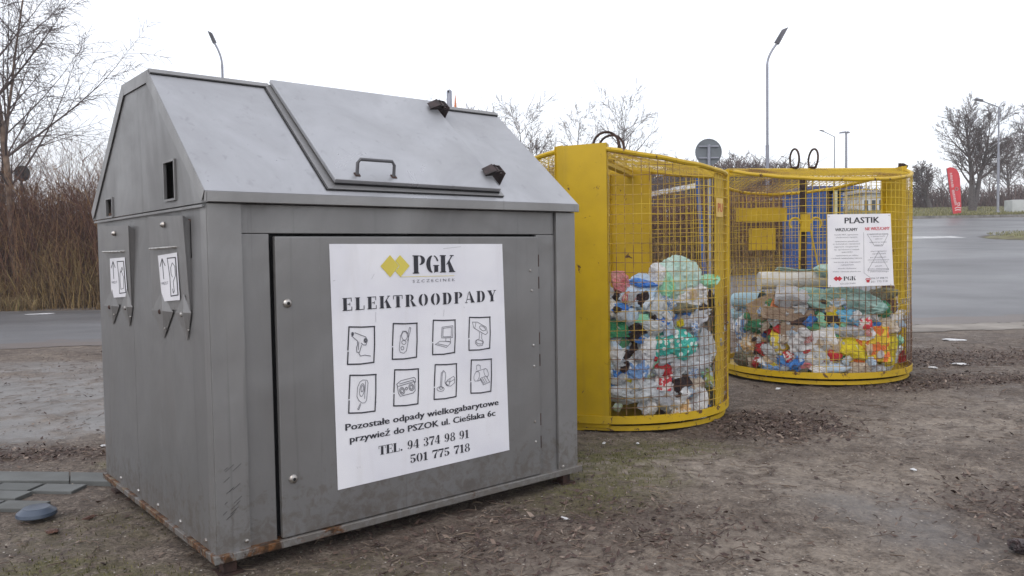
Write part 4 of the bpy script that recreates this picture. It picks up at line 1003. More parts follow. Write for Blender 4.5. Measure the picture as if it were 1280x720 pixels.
# ------------------------------------------------------------------ litter in the cages
def plas(name, c1, c2=None, alpha=1.0, rough=.32, scale=14, sss=.0, kind='noise'):
    if name in MATS: return MATS[name]
    m, t, b = nodes(name); c2 = c2 or tuple(x * .7 for x in c1)
    if kind == 'noise': f = ramp(t, noise(t, scale, 4, None, .6), [(.38, g(0)), (.6, g(1))])
    elif kind == 'dots':
        v = N(t, 'ShaderNodeTexVoronoi', Scale=scale); L(t, coord(t), v.inputs['Vector']); f = ramp(t, v.outputs[0], [(.33, g(0)), (.38, g(1))])
    elif kind == 'stripe':
        v = N(t, 'ShaderNodeTexWave', Scale=scale, Distortion=2.5); L(t, coord(t), v.inputs['Vector']); f = ramp(t, v.outputs[1], [(.45, g(0)), (.55, g(1))])
    elif kind == 'patch': f = ramp(t, noise(t, scale, 2, None, .3), [(.49, g(0)), (.51, g(1))])
    L(t, mix(t, f, c2, c1), b.inputs['Base Color'])
    b.inputs['Roughness'].default_value = rough
    if alpha < 1: b.inputs['Alpha'].default_value = alpha
    v = N(t, 'ShaderNodeTexVoronoi', Scale=26); v.feature = 'F2'; L(t, noise_vec(t, coord(t), 9), v.inputs['Vector'])
    bump(t, b, mix(t, .5, v.outputs[0], noise(t, 13, 4, None, 2.2)), .65, .03)
    MATS[name] = m; return m
PM = {
 'white': plas('white_film', (.84, .84, .85), (.74, .75, .77), 1, .25), 'clear': plas('clear_film', (.76, .79, .82), (.58, .62, .66), .82, .16),
 'mint': plas('mint_film', (.62, .80, .74), (.45, .68, .60), .92), 'green': plas('green_film', (.25, .66, .42), (.45, .75, .58)),
 'dgreen': plas('dark_green_plastic', (.03, .28, .12), (.02, .14, .07)), 'palegreen': plas('pale_green_film', (.38, .55, .50), (.2, .36, .32), .85, .2),
 'ltblue': plas('light_blue_film', (.50, .68, .88), (.70, .78, .86)), 'blue': plas('blue_film', (.04, .17, .62), (.10, .32, .72)), 'sky': plas('sky_blue_film', (.18, .50, .72), (.12, .36, .6)),
 'paleblue': plas('pale_blue_sheet', (.38, .58, .68), (.34, .52, .62)),
 'pink': plas('pinkish_red_film', (.72, .18, .22), (.75, .42, .42), .8), 'red': plas('red_plastic', (.60, .03, .04), (.45, .02, .03)), 'redw': plas('red_white_print', (.66, .05, .07), (.8, .72, .7), scale=22, kind='patch'),
 'yellow': plas('bright_yellow_film', (.78, .66, .02), (.66, .52, .02)), 'yelred': plas('yellow_orange_print', (.80, .55, .03), (.75, .16, .03), scale=13, kind='patch'),
 'teal': plas('teal_flower_print', (.06, .48, .40), (.75, .82, .78), scale=26, kind='dots'), 'floral': plas('multicolour_print', (.50, .58, .66), (.35, .42, .10), scale=20, kind='patch'),
 'candy': plas('sweets_print', (.72, .45, .2), (.82, .76, .66), scale=30, kind='patch'), 'bw': plas('blue_white_print', (.2, .36, .66), (.78, .8, .82), scale=9, kind='patch'),
 'black': plas('black_plastic', (.02, .018, .02), (.06, .03, .03)), 'brown': plas('brown_plastic', (.16, .075, .05), (.09, .05, .04)), 'olive': plas('olive_film', (.20, .19, .12), (.11, .11, .08)),
 'grey': plas('grey_film', (.50, .51, .54), (.38, .39, .42), 1, .3), 'card': plas('cardboard', (.42, .32, .24), (.34, .25, .18), 1, .8), 'foam': plas('white_foam', (.72, .71, .68), (.62, .61, .57), 1, .75, 3),
 'orange': plas('orange_plastic', (.78, .26, .10), (.7, .2, .07)), 'beige': plas('beige_wrap', (.62, .54, .44), (.45, .36, .28)), 'wyel': plas('white_yellow_print', (.80, .80, .78), (.78, .62, .06), scale=9, kind='patch'),
 'whr': plas('white_film_red_stripe', (.78, .76, .74), (.72, .66, .6)), 'mintspot': plas('mint_film_orange_spots', (.70, .80, .78), (.55, .72, .66), 1),
}
def crumple(w_, h_, d_, seed, amp=.28, sub=4, box=False):
    bm = bmesh.new()
    if box:
        bmesh.ops.create_cube(bm, size=2); bmesh.ops.subdivide_edges(bm, edges=bm.edges[:], cuts=7, use_grid_fill=True)
    else: bmesh.ops.create_icosphere(bm, subdivisions=sub, radius=1)
    n = len(bm.verts); off = Vector((seed * 3.7, seed * 1.3, -seed * 2.1))
    rr_ = random.Random(seed * 77 + 5)
    # flat facets: each of a number of random planes clips the lump, then folds are pushed in
    pl_ = []
    for _ in range(16):
        v = Vector((rr_.gauss(0, 1), rr_.gauss(0, .8), rr_.gauss(0, 1))).normalized(); pl_.append((v, rr_.uniform(.62, 1.0)))
    for v in bm.verts:
        p = v.co.copy(); q = p * 1.2 + off
        wq = q + mnoise.noise_vector(q * 1.7) * .5
        n1 = mnoise.noise(q * .9); r1 = 1 - abs(mnoise.noise(wq * 2.0)) * 2.6; r2 = 1 - abs(mnoise.noise(wq * 4.6 + Vector((9, 2, 1)))) * 2.4
        if not box:
            for (nn_, dd_) in pl_:
                e = p.dot(nn_) - dd_
                if e > 0: p -= nn_ * e * .85
        k = 1 + amp * (.9 * n1 + .42 * r1 + .26 * r2 - .2) if not box else 1 + amp * .45 * (n1 + .5 * r1 - .2)
        v.co = Vector((p.x * k * w_ / 2, p.y * k * d_ / 2, p.z * k * h_ / 2)) * (1.06 if not box else 1)
    me = bpy.data.meshes.new('litter'); bm.to_mesh(me); bm.free(); return me
def bottle_mesh(ln_, r, seed=0):
    pr = [(r * .55, 0), (r * .95, ln_ * .02), (r, ln_ * .08)]
    for i in range(6): pr += [(r * (.93 if i % 2 else 1), ln_ * (.12 + i * .08))]
    pr += [(r * .98, ln_ * .62), (r * .85, ln_ * .74), (r * .5, ln_ * .86), (r * .33, ln_ * .90), (r * .33, ln_ * .93)]
    mb = MB().lathe([(a, b - ln_ / 2) for a, b in pr], 14)
    cap = MB().lathe([(r * .38, ln_ * .43), (r * .38, ln_ * .5)], 12)
    for i, (x, y, z) in enumerate(mb.v):
        k = .10 * mnoise.noise(Vector((x * 14 + seed, y * 14, z * 9))) * r * 3
        mb.v[i] = (x + k, y - k, z)
    return mb, cap
def sheet_mesh(w_, h_, seed, bend=.15, th=.004):
    n, m = 9, 7; V = []
    for s in (0, 1):
        for j in range(m):
            for i in range(n):
                u, v = i / (n - 1) - .5, j / (m - 1) - .5
                yy = bend * w_ * (math.sin(u * 3 + seed) * .5 + mnoise.noise(Vector((u * 2.5 + seed, v * 2.5, seed))) * .9)
                V.append((u * w_ * (1 + .1 * mnoise.noise(Vector((v * 3, seed, 0)))), yy + s * th, v * h_ * (1 + .14 * mnoise.noise(Vector((u * 4, seed, 3))))))
    F = []; K = n * m
    for j in range(m - 1):
        for i in range(n - 1):
            a = j * n + i; F.append((a, a + 1, a + n + 1, a + n)); F.append((K + a, K + a + n, K + a + n + 1, K + a + 1))
    for i in range(n - 1):
        F += [(i, K + i, K + i + 1, i + 1), ((m - 1) * n + i, (m - 1) * n + i + 1, K + (m - 1) * n + i + 1, K + (m - 1) * n + i)]
    for j in range(m - 1):
        F += [(j * n, (j + 1) * n, K + (j + 1) * n, K + j * n), (j * n + n - 1, K + j * n + n - 1, K + (j + 1) * n + n - 1, (j + 1) * n + n - 1)]
    return MB().add(V, F)
MATS_WORD = dict(white='white', clear='clear', red='red', blue='blue', ltblue='light blue', yellow='yellow', green='green', dgreen='dark green', beige='beige', black='black', brown='brown', redw='red and white', bw='blue and white', candy='gold and cream', floral='blue and olive', teal='teal', orange='orange', grey='grey', sky='sky blue')
_sd = [0]
def item(cg, px, py, w_, h_, kind, matn, label, rot=0, inset=0, depth=None, cat=None, group=None):
    """litter pressed against the wire of cage cg where it is sighted; w_, h_ in picture units"""
    _sd[0] += 1; sd = _sd[0]
    hit = cyl_hit(px, py, cg, cg[2] - .04)
    if px > (1122 if cg is c2 else 893): inset += .06
    d0 = Vector((hit.x, hit.y, 0)).length; k = d0 / 1015 * 1.06
    if kind in ('bag', 'box') : w_, h_ = w_ * 1.16, h_ * 1.14
    W_, H_ = w_ * k, h_ * k
    n = Vector((hit.x - cg[0], hit.y - cg[1], 0)).normalized()
    view = Vector((-hit.x, -hit.y, 0)).normalized(); n2 = (n * .6 + view * .4).normalized()
    dd = depth or min(max((W_ + H_) * .32, .06), .17)
    c = hit - n * (dd * .42 + inset)
    ang = math.atan2(n2.y, n2.x) + PI / 2
    Mx = Matrix.Translation(c) @ Matrix.Rotation(ang, 4, 'Z') @ Matrix.Rotation(-math.radians(rot), 4, 'Y')
    m = PM[matn]
    nm = {'bag': 'crumpled_bag', 'sheet': 'plastic_sheet', 'box': 'crushed_carton', 'bottle': 'plastic_bottle', 'chunk': 'plastic_scrap', 'cup': 'plastic_cup'}[kind]
    cat = cat or {'bag': 'plastic bag', 'sheet': 'plastic sheet', 'box': 'carton', 'bottle': 'bottle', 'chunk': 'plastic waste', 'cup': 'cup'}[kind]
    if kind in ('bag', 'chunk'):
        me = crumple(W_, H_, dd, sd, .30 if kind == 'bag' else .2); me.materials.append(m); o = link(nm, me)
    elif kind == 'box':
        me = crumple(W_ * .86, H_ * .86, dd * .8, sd, .22, box=True); me.materials.append(m); o = link(nm, me)
    elif kind == 'sheet':
        o = sheet_mesh(W_, H_, sd).build(nm, m)
    elif kind == 'cup':
        r = H_ / 2; o = MB().lathe([(r * .7, -W_ / 2), (r * .75, -W_ / 2 + .004), (r, W_ / 2 - .01), (r * 1.06, W_ / 2), (r * .96, W_ / 2), (r * .68, -W_ / 2 + .01)], 18).build(nm, m, smooth=True)
        Mx = Mx @ Matrix.Rotation(PI / 2, 4, 'Y')
    else:
        mb, cp = bottle_mesh(max(W_, H_), min(W_, H_) / 2, sd); o = mb.build(nm, m, smooth=True)
        cp.build('cap', PM['red'] if sd % 3 else PM['white'], o, True)
        if W_ > H_: Mx = Mx @ Matrix.Rotation(PI / 2, 4, 'Y')
    o.matrix_world = Mx
    o['label'] = label; o['category'] = cat
    if group: o['group'] = group
    return o
c1, c2 = C1, C2
L1 = [
 (777, 353, 20, 26, 'bag', 'pink', 'translucent pink-red bag peaking up at the near cage panel', 20), (800, 372, 52, 42, 'bag', 'ltblue', 'large light blue and white bag near the top of the near cage pile', 0),
 (803, 354, 30, 9, 'bag', 'blue', 'bright blue twisted film lying over the light blue bag', -10), (774, 386, 24, 17, 'bag', 'blue', 'dark blue crumpled bag at the left edge under the pink bag', 0),
 (824, 342, 17, 23, 'bag', 'white', 'small upright white bag beside the mint dome, near cage', 0), (857, 346, 46, 44, 'bag', 'mint', 'big pale mint bag bulging as a dome atop the near cage pile', 0),
 (838, 360, 16, 34, 'bag', 'green', 'green film strip between white bag and mint dome', 0), (887, 355, 38, 16, 'bag', 'green', 'mint green bag draped right of the dome, near cage', 10),
 (862, 369, 52, 27, 'bag', 'white', 'soft white foam-like bag below the mint dome', 5), (891, 370, 15, 26, 'chunk', 'black', 'black and dark red tray scrap standing right of the white bag', 15),
 (880, 388, 22, 18, 'chunk', 'black', 'black plastic scrap fallen below the dark tray', -20), (826, 384, 28, 30, 'bag', 'clear', 'clear crumpled film in front of the mint bag', 0),
 (850, 386, 44, 13, 'bag', 'olive', 'dull olive film standing in for the shade of the middle gap in the near cage', 0), (866, 400, 60, 18, 'bag', 'grey', 'grey smooth bag lying under the olive stand-in film', 10),  # olive film fills a dark gap, its colour stands for the shade
 (765, 384, 13, 18, 'bag', 'white', 'small white wad squeezed at the left wire edge, near cage', 0), (798, 398, 26, 10, 'box', 'green', 'flat green and white pack under the light blue bag', 0),
 (773, 411, 23, 20, 'box', 'dgreen', 'dark green box at the left edge of the near cage', 5), (792, 408, 26, 16, 'chunk', 'black', 'dark purple-black tub between green box and white packs', 0),
 (827, 401, 28, 14, 'bag', 'blue', 'small blue printed wrapper in the middle of the near cage', 0), (812, 408, 42, 20, 'bag', 'clear', 'glassy clear wrap above the white board', 0),
 (848, 432, 56, 42, 'bag', 'teal', 'teal bag printed with white flowers in the near cage', 0), (885, 432, 34, 52, 'bag', 'clear', 'clear bag bulging right of the teal flowered bag', 0),
 (897, 402, 34, 54, 'bag', 'white', 'tall white bag at the right side of the near cage', 0), (797, 446, 58, 46, 'sheet', 'foam', 'large torn off-white board leaning in the near cage', 4),
 (770, 452, 22, 44, 'bag', 'ltblue', 'pale blue bottle film at the left edge beside the torn board', 0), (774, 468, 18, 22, 'bag', 'blue', 'deep blue wad low at the left edge of the near cage', 0),
 (797, 462, 32, 28, 'bag', 'bw', 'blue and white printed wrapper below the torn board', 0), (831, 478, 19, 20, 'box', 'redw', 'red and white pack in the lower middle of the near cage', -5),
 (845, 458, 26, 26, 'bag', 'grey', 'dull mauve-grey wrap beside the red pack', 0), (870, 458, 46, 24, 'bag', 'clear', 'bluish clear film right of the red pack', 0),
 (870, 482, 30, 26, 'bag', 'beige', 'peach and white wrapper in the lower right of the near cage', 0), (852, 497, 32, 22, 'bag', 'brown', 'brown bottle-like wrap low in the near cage', -30),
 (790, 492, 58, 26, 'bag', 'clear', 'smoky clear bag spreading low at the left of the near cage', 8), (818, 506, 16, 28, 'bag', 'white', 'white torn carton flap near the near cage floor', -20),
 (853, 514, 26, 24, 'bag', 'candy', 'beige patterned wrapper on the near cage floor', 0), (880, 506, 28, 40, 'bag', 'white', 'white and mint bag low on the right, near cage', 0),
 (888, 470, 22, 30, 'bag', 'floral', 'yellow-green flowered film on the right of the near cage', 0), (901, 460, 20, 50, 'bag', 'floral', 'blue-green printed film at the right edge of the near cage', 0),
 (902, 498, 18, 44, 'bag', 'clear', 'clear film pressed into the right edge of the near cage', 0), (836, 500, 26, 24, 'bag', 'clear', 'crinkled clear tray above the near cage floor', 0),
 (905, 420, 12, 50, 'bag', 'mint', 'thin mint film down the right edge of the near cage', 0), (812, 436, 26, 40, 'bag', 'white', 'dim white wrap behind the torn board', 0),
]
for (px, py, w_, h_, kd, mt, lb, ro) in L1: item(c1, px, py, w_, h_, kd, mt, lb, ro)
L2 = [
 (928, 376, 36, 22, 'cup', 'paleblue', 'pale blue bowl with white inside tipped at the left of the far cage', 0), (929, 394, 40, 20, 'sheet', 'paleblue', 'pale blue bent sheet under the bowl, far cage', 10),
 (952, 386, 34, 26, 'box', 'card', 'open cardboard box beside the bowl in the far cage', 25), (969, 382, 17, 17, 'chunk', 'orange', 'round orange plastic pot in front of the cardboard', 0),
 (984, 393, 54, 14, 'box', 'card', 'flattened cardboard under the grey canister', -5), (994, 373, 46, 24, 'bottle', 'grey', 'big dull grey-white canister lying in the far cage', -6),
 (1022, 376, 48, 20, 'bag', 'palegreen', 'long pale green translucent bag left under the sign', -15), (1062, 377, 62, 24, 'bag', 'palegreen', 'glossy pale green bottle bag below the sign', -10),
 (1096, 388, 32, 24, 'bag', 'dgreen', 'dark green bottle bag on the right below the sign', 0), (1060, 397, 36, 17, 'bag', 'sky', 'sky blue cloth-like film in the middle of the far cage', -15),
 (1041, 406, 10, 24, 'bag', 'sky', 'narrow blue strip hanging down from the blue film', 25), (1079, 405, 18, 18, 'cup', 'redw', 'red pot with a white round label, far cage', 0),
 (1104, 370, 36, 14, 'bag', 'olive', 'brownish olive film under the right end of the sign', 8), (1124, 366, 18, 22, 'chunk', 'brown', 'dark brown lump standing in for the shade of a gap at the right panel of the far cage', 0),  # brown lump set where only a shaded gap shows by the panel
 (1128, 386, 24, 40, 'bag', 'beige', 'pink-beige sack at the right side of the far cage', 0), (1122, 397, 26, 16, 'bag', 'whr', 'white film with a red edge on the right, far cage', 0),
 (1104, 408, 34, 22, 'bag', 'beige', 'beige film between dark green bag and yellow bag', 0), (1090, 430, 44, 38, 'box', 'yelred', 'yellow bag with orange-red print in the far cage', 0),
 (1112, 434, 28, 46, 'bag', 'yellow', 'bright yellow shiny bag upright in the far cage', 0), (1058, 433, 42, 22, 'bag', 'yellow', 'yellow film spreading left of the printed yellow bag', -20),
 (1043, 441, 13, 16, 'bag', 'red', 'small red wad left of the yellow film', 0), (1015, 425, 50, 20, 'box', 'white', 'torn white carton across the middle of the far cage', 12),
 (1036, 430, 28, 24, 'bag', 'beige', 'dusty white and beige film right of the torn carton', 0), (990, 415, 26, 20, 'box', 'card', 'small beige box beside the red lid', 0),
 (974, 413, 15, 11, 'bag', 'red', 'bright red lid wedged beside a beige box', 0), (1003, 439, 44, 15, 'bottle', 'redw', 'red sauce bottle lying diagonally in the far cage', 24),
 (1006, 455, 22, 12, 'bag', 'pink', 'faded pink film under the red sauce bottle', 0), (936, 428, 28, 24, 'bag', 'candy', 'sweets wrapper with gold and white print at the left of the far cage', 0),
 (950, 435, 13, 13, 'bag', 'red', 'small red wrapper right of the sweets wrapper', 0), (974, 428, 28, 28, 'bag', 'wyel', 'white and yellow packet in the far cage', 15),
 (962, 440, 28, 22, 'bag', 'clear', 'clear crumpled bag below the white and yellow packet', 0), (945, 406, 34, 22, 'bag', 'dgreen', 'muted green bottle wrap left of centre, far cage', 0),
 (925, 412, 22, 34, 'bag', 'bw', 'blue and white wrap at the left edge of the far cage', 0), (988, 455, 34, 15, 'bag', 'blue', 'blue tub rim low in the far cage', -15),
 (995, 463, 24, 12, 'cup', 'olive', 'upturned olive tin lid on the far cage floor', 0), (1046, 461, 38, 12, 'bottle', 'ltblue', 'white-blue bottle lying on the far cage floor', 4),
 (1074, 460, 28, 13, 'bag', 'beige', 'crushed beige and brown cup on the far cage floor', 0), (1126, 432, 26, 34, 'bag', 'white', 'white pack with a dark label on the right of the far cage', 0),
 (1124, 450, 20, 26, 'bag', 'clear', 'silvery clear film low on the right of the far cage', 0), (958, 458, 32, 16, 'bag', 'bw', 'blue and white torn packet low on the left of the far cage', -20),
 (1018, 448, 26, 22, 'bag', 'clear', 'clear film beside the red sauce bottle', 0), (1024, 460, 30, 12, 'bag', 'white', 'flat white wrap on the floor in the middle of the far cage', 0),
 (1095, 462, 28, 10, 'bag', 'grey', 'grey strip on the floor below the yellow bag', 0), (1003, 402, 32, 14, 'chunk', 'black', 'black tray under the flattened cardboard', 0),
 (1036, 398, 28, 22, 'chunk', 'black', 'dark hollow box behind the blue strip', 0), (930, 448, 30, 20, 'bag', 'olive', 'dull dark film low at the left edge of the far cage', 0),
 (1080, 418, 24, 14, 'bag', 'white', 'white film between red pot and yellow bag', 0), (1058, 415, 34, 16, 'bag', 'grey', 'grey-mauve film under the blue cloth-like film', 0),
 (1130, 406, 12, 56, 'bag', 'white', 'white netting film down the right edge of the far cage', 0), (1115, 384, 18, 20, 'bag', 'brown', 'brown film beside the dark green bag', 0),
]
for (px, py, w_, h_, kd, mt, lb, ro) in L2: item(c2, px, py, w_, h_, kd, mt, lb, ro)
# squashed drink bottles lying every way along the wire
PM['bclear'] = plas('clear_bottle', (.74, .80, .84), (.62, .68, .74), .62, .08); PM['bblue'] = plas('blue_bottle', (.30, .55, .80), (.22, .45, .72), .70, .08); PM['bgreen'] = plas('green_bottle', (.12, .42, .20), (.08, .32, .16), .75, .08)
rq = random.Random(77); LABS = [PM['red'], PM['blue'], PM['white'], PM['yellow'], PM['green']]; LABN = ['red', 'blue', 'white', 'yellow', 'green']
btl = {}
for cg, nm, x0, x1, y0, y1, cnt in ((C1, 'near', 776, 880, 385, 506, 22), (C2, 'far', 932, 1104, 384, 456, 24)):
    for i in range(cnt):
        px = x0 + (x1 - x0) * ((i * .618) % 1); py = y0 + (y1 - y0) * (i + rq.random()) / cnt; ci = rq.choice([0, 0, 0, 1, 1, 2]); li = rq.randrange(5); v = rq.randrange(3)
        mk_ = ('bclear', 'bblue', 'bgreen')[ci]; key = (mk_, v)
        if key not in btl:
            a_, c_ = bottle_mesh(.24 + .03 * v, .034 + .004 * v, v * 3 + ci); btl[key] = (a_.mesh('plastic_bottle', PM[mk_], True), c_)
        bme, cmb = btl[key]
        o = link('plastic_bottle', bme); r0 = .034 + .004 * v + .0012
        lb = MB().lathe([(r0, -.035), (r0 + .001, -.03), (r0 + .001, .02), (r0, .025)], 14).build('bottle_label', LABS[li], o, True); cc_ = MB(); cc_.v = list(cmb.v); cc_.f = list(cmb.f); cc_.build('cap', LABS[(li + 1 + i) % 5], o, True)
        hit = cyl_hit(px, py, cg, cg[2] - .10)
        o.matrix_world = Matrix.Translation(hit) @ Matrix.Rotation(math.atan2(hit.y - cg[1], hit.x - cg[0]) + PI / 2 + rq.uniform(-.5, .5), 4, 'Z') @ Matrix.Rotation(rq.uniform(.4, 2.7), 4, 'Y') @ Matrix.Rotation(rq.uniform(-.3, .3), 4, 'X') @ Matrix.Diagonal((1, .8, 1, 1))
        cn = ('clear', 'blue', 'green')[ci]
        o['label'] = f'{cn} drink bottle with {LABN[li]} label among the litter of the {nm} cage'; o['category'] = 'bottle'; o['group'] = f'{cn} drink bottles with {LABN[li]} labels, {nm} cage'
# small torn wrappers wedged between the larger pieces along the wire
rb_ = random.Random(21)
bcols = [('white', 14), ('clear', 14), ('red', 3), ('blue', 3), ('ltblue', 6), ('yellow', 2), ('black', 2), ('brown', 1), ('green', 1), ('beige', 4), ('black', 1), ('redw', 2), ('bw', 3), ('candy', 3), ('floral', 2), ('grey', 5)]
bm_ = {}
for cg, nm, x0, x1, y0, y1, cnt in ((C1, 'near', 766, 906, 368, 515, 150), (C2, 'far', 914, 1132, 376, 462, 170)):
    for i in range(cnt):
        px, py = rb_.uniform(x0, x1), rb_.uniform(y0, y1); mn = rb_.choices([c_[0] for c_ in bcols], [c_[1] for c_ in bcols])[0]; v = rb_.randrange(5)
        if (mn, v) not in bm_:
            me = (sheet_mesh(1, .7, v * 1.7 + 2, .30, .02).mesh('litter', None) if v < 3 else crumple(1, .8, .5, 300 + v, .4, 3)); me.materials.append(PM[mn]); bm_[(mn, v)] = me
        hit = cyl_hit(px, py, cg, cg[2] - rb_.uniform(.025, .11)); sz = rb_.uniform(.05, .13)
        lab = mn if False else MATS_WORD[mn]
        o = link('torn_wrapper', bm_[(mn, v)], label=f'small {lab} torn wrapper wedged among the litter behind the {nm} cage wire', category='wrapper', group=f'small {lab} torn wrappers in the {nm} cage')
        o.matrix_world = Matrix.Translation(hit) @ Matrix.Rotation(math.atan2(hit.y - cg[1], hit.x - cg[0]) + PI / 2 + rb_.uniform(-.5, .5), 4, 'Z') @ Matrix.Rotation(rb_.uniform(-1.5, 1.5), 4, 'Y') @ Matrix.Rotation(rb_.uniform(-.6, .6), 4, 'X') @ Matrix.Diagonal((sz, sz, sz, 1))
# the long foam roll on the far heap
fr0, fr1 = at(949, 351, 7.52), at(1042, 348, 7.50)
fo = MB().tube([fr0, fr0 * .5 + fr1 * .5 + Vector((0, 0, .004)), fr1], .082, 20).build('foam_roll', PM['foam'], smooth=True, label='long off-white foam roll lying on the far cage heap left of the sign', category='foam roll')
q0 = at(1031, 338, 7.42); fw_ = crumple(.20, .12, .14, 90, .25); fw_.materials.append(PM['mint']); o = link('crumpled_bag', fw_, label='pale mint bag end poking up left of the sign above the foam roll', category='plastic bag'); o.location = q0
q0 = at(1006, 338, 7.5); o = sheet_mesh(.52, .10, 4.0, .05).build('plastic_sheet', PM['mint'], label='thin pale sheet resting along the top of the foam roll', category='plastic sheet'); o.matrix_world = Matrix.Translation(q0) @ Matrix.Rotation(.05, 4, 'Y') @ Matrix.Rotation(PI / 2.4, 4, 'X')
# filler behind the first layer: alike bags in a few colours
fill_meshes = [crumple(1, 1, 1, 200 + i, .32) for i in range(7)]
fcol = [('clear', 'clear crumpled film'), ('white', 'white crumpled bag'), ('grey', 'grey crumpled film'), ('ltblue', 'pale blue crumpled bag'), ('palegreen', 'pale green crumpled film'), ('olive', 'dull olive film'), ('beige', 'beige wrapper'), ('black', 'black film'), ('blue', 'blue crumpled film')]
rf_ = random.Random(3); cache = {}
for cg, nm, topz, nfill in ((c1, 'near', lambda a, r: 1.0 - .1 * r, 120), (c2, 'far', lambda a, r: .72, 110)):
    cam_a = math.atan2(-cg[1], -cg[0])
    for i in range(nfill):
        a = cam_a + rf_.uniform(-PI, PI); r = rf_.uniform(.0, 1) ** .6 * (cg[2] - .17)
        zt = topz(a, r); s = rf_.uniform(.18, .30)
        z = rf_.uniform(.14, zt - .08)
        if nm == 'near' and z < .3 and r > .4 and math.cos(a - math.atan2(-cg[1] , -cg[0] - .35)) > .9: continue
        mn, ds = fcol[rf_.choices(range(len(fcol)), [9, 9, 4, 3, 3, 1, 2, .6, .6])[0]]
        mi = rf_.randrange(7)
        if (mi, mn) not in cache:
            me = fill_meshes[mi].copy(); me.materials.append(PM[mn]); cache[(mi, mn)] = me
        o = link('crumpled_bag', cache[(mi, mn)], label=f'{ds} buried in the heap behind the front layer of the {nm} cage', category='plastic bag', group=f'{ds}s buried in the {nm} cage heap')
        o.matrix_world = Matrix.Translation((cg[0] + r * math.cos(a), cg[1] + r * math.sin(a), z)) @ Matrix.Rotation(rf_.uniform(0, 6), 4, 'Z') @ Matrix.Rotation(rf_.uniform(0, 3), 4, 'X') @ Matrix.Diagonal((s, s * .8, s * .7, 1))

# ------------------------------------------------------------------ white scraps on the ground
def scrap(px, py, w_, h_, label, mat='white', name='litter_scrap', cat='litter', hgt_=.02):
    p = gnd(px, py, .0); me = crumple(w_, hgt_, h_, px * .13, .35); me.materials.append(PM[mat]); o = link(name, me, label=label, category=cat)
    o.location = (p.x, p.y, float(relief(p.x, p.y)) + hgt_ * .6 + tz(p.x, p.y)); o.rotation_euler = (0, 0, px * .01)
scrap(52, 393, .55, .25, 'flat white piece standing in for a bright puddle on the asphalt at the left before the thicket', hgt_=.02)  # white piece added for the pale shine of a puddle
scrap(1192, 425.5, .26, .16, 'largest white paper scrap, near the pale strip right of the far cage')
scrap(1199, 455, .16, .09, 'slim white scrap with upturned edge right of the far cage, nearer than the large one')
scrap(1166, 459, .09, .06, 'small grey-white scrap left of the slim white one')
scrap(706, 645, .02, .05, 'tiny white stick-like scrap on the mud beside the grey container', hgt_=.008)
scrap(797, 553, .03, .02, 'tiny white crumb in front of the near cage base', hgt_=.01)
scrap(755, 551, .05, .02, 'thin white sliver by the bottom panel of the near cage', hgt_=.008)
scrap(973, 485, .05, .03, 'white crumb just in front of the far cage', hgt_=.015)
scrap(129, 559, .03, .03, 'small white chip by the rear corner of the grey container', hgt_=.014)
scrap(89, 606, .022, .02, 'pale round pebble-like chip on the paving blocks', 'beige', hgt_=.016)
scrap(1142, 586, .035, .025, 'white crumb in the open mud on the right', hgt_=.012)
scrap(1278, 688, .09, .09, 'black plastic lump at the right edge of the mud', 'black', hgt_=.05)
scrap(112, 646, .07, .02, 'dark red-brown bark chip on the dirt left of the grey container', 'brown', 'bark_chip', 'bark', hgt_=.018)
scrap(66, 664, .06, .04, 'dark brown leaf lump on the dirt below the blue-grey lid', 'brown', 'bark_chip', 'bark', hgt_=.02)
# ------------------------------------------------------------------ bare trees
def grow(rng, p, d, ln_, r, lvl, cfg, out, maxl):
    n = max(3, int(cfg['seg'][lvl])); s = ln_ / n; kids = []
    for i in range(n):
        w_ = cfg['wob'][lvl]; d = d + np.array([rng.normal(0, w_), rng.normal(0, w_), rng.normal(0, w_ * .6) + cfg['trop'][lvl]]); d /= np.linalg.norm(d)
        q = p + d * s; t0, t1 = i / n, (i + 1) / n; r0 = r * (1 - t0 * cfg['tap'][lvl]); r1 = r * (1 - t1 * cfg['tap'][lvl])
        out[lvl].append((p, q, r0, r1)); kids.append((q, d.copy(), t1, r1)); p = q
    if lvl + 1 < maxl:
        m = cfg['kids'][lvl]
        for k in range(m):
            t = cfg['t0'][lvl] + (1 - cfg['t0'][lvl]) * (k + rng.random()) / m; i = min(int(t * n), n - 1); q, dd, _, rr_ = kids[i]
            a = rng.uniform(0, 2 * PI) if lvl else k * 2.4 + rng.uniform(-.4, .4)
            th = math.radians(rng.uniform(*cfg['ang'][lvl]))
            u = np.cross(dd, [.3, .2, .9]); u /= np.linalg.norm(u); v = np.cross(dd, u)
            nd = dd * math.cos(th) + (u * math.cos(a) + v * math.sin(a)) * math.sin(th)
            l2 = ln_ * cfg['rat'][lvl] * (1 - .55 * t if lvl == 0 else 1 - .4 * t) * rng.uniform(.7, 1.15)
            grow(rng, q, nd, l2, min(rr_ * .62, r * cfg['rr'][lvl]), lvl + 1, cfg, out, maxl)
BARK = simple('grey_bark', (.12, .105, .105), (.06, .05, .05), 12, .9, 0, .5, 30)
TWIGM = simple('twig_bark', (.12, .09, .085), (.075, .055, .055), 2, .9, 0, 0)
BIRCH = simple('birch_bark', (.24, .17, .125), (.09, .055, .04), 5, .8, 0, .4, 25)
base_cfg = dict(seg=[12, 8, 5, 3], wob=[.03, .06, .08, .1], trop=[.03, .04, .03, .02], tap=[.9, .9, .9, .8], kids=[16, 9, 7, 0], t0=[.3, .2, .15, 0], ang=[(30, 55), (25, 50), (25, 55), (0, 0)], rat=[.5, .5, .45, 0], rr=[.36, .42, .45])
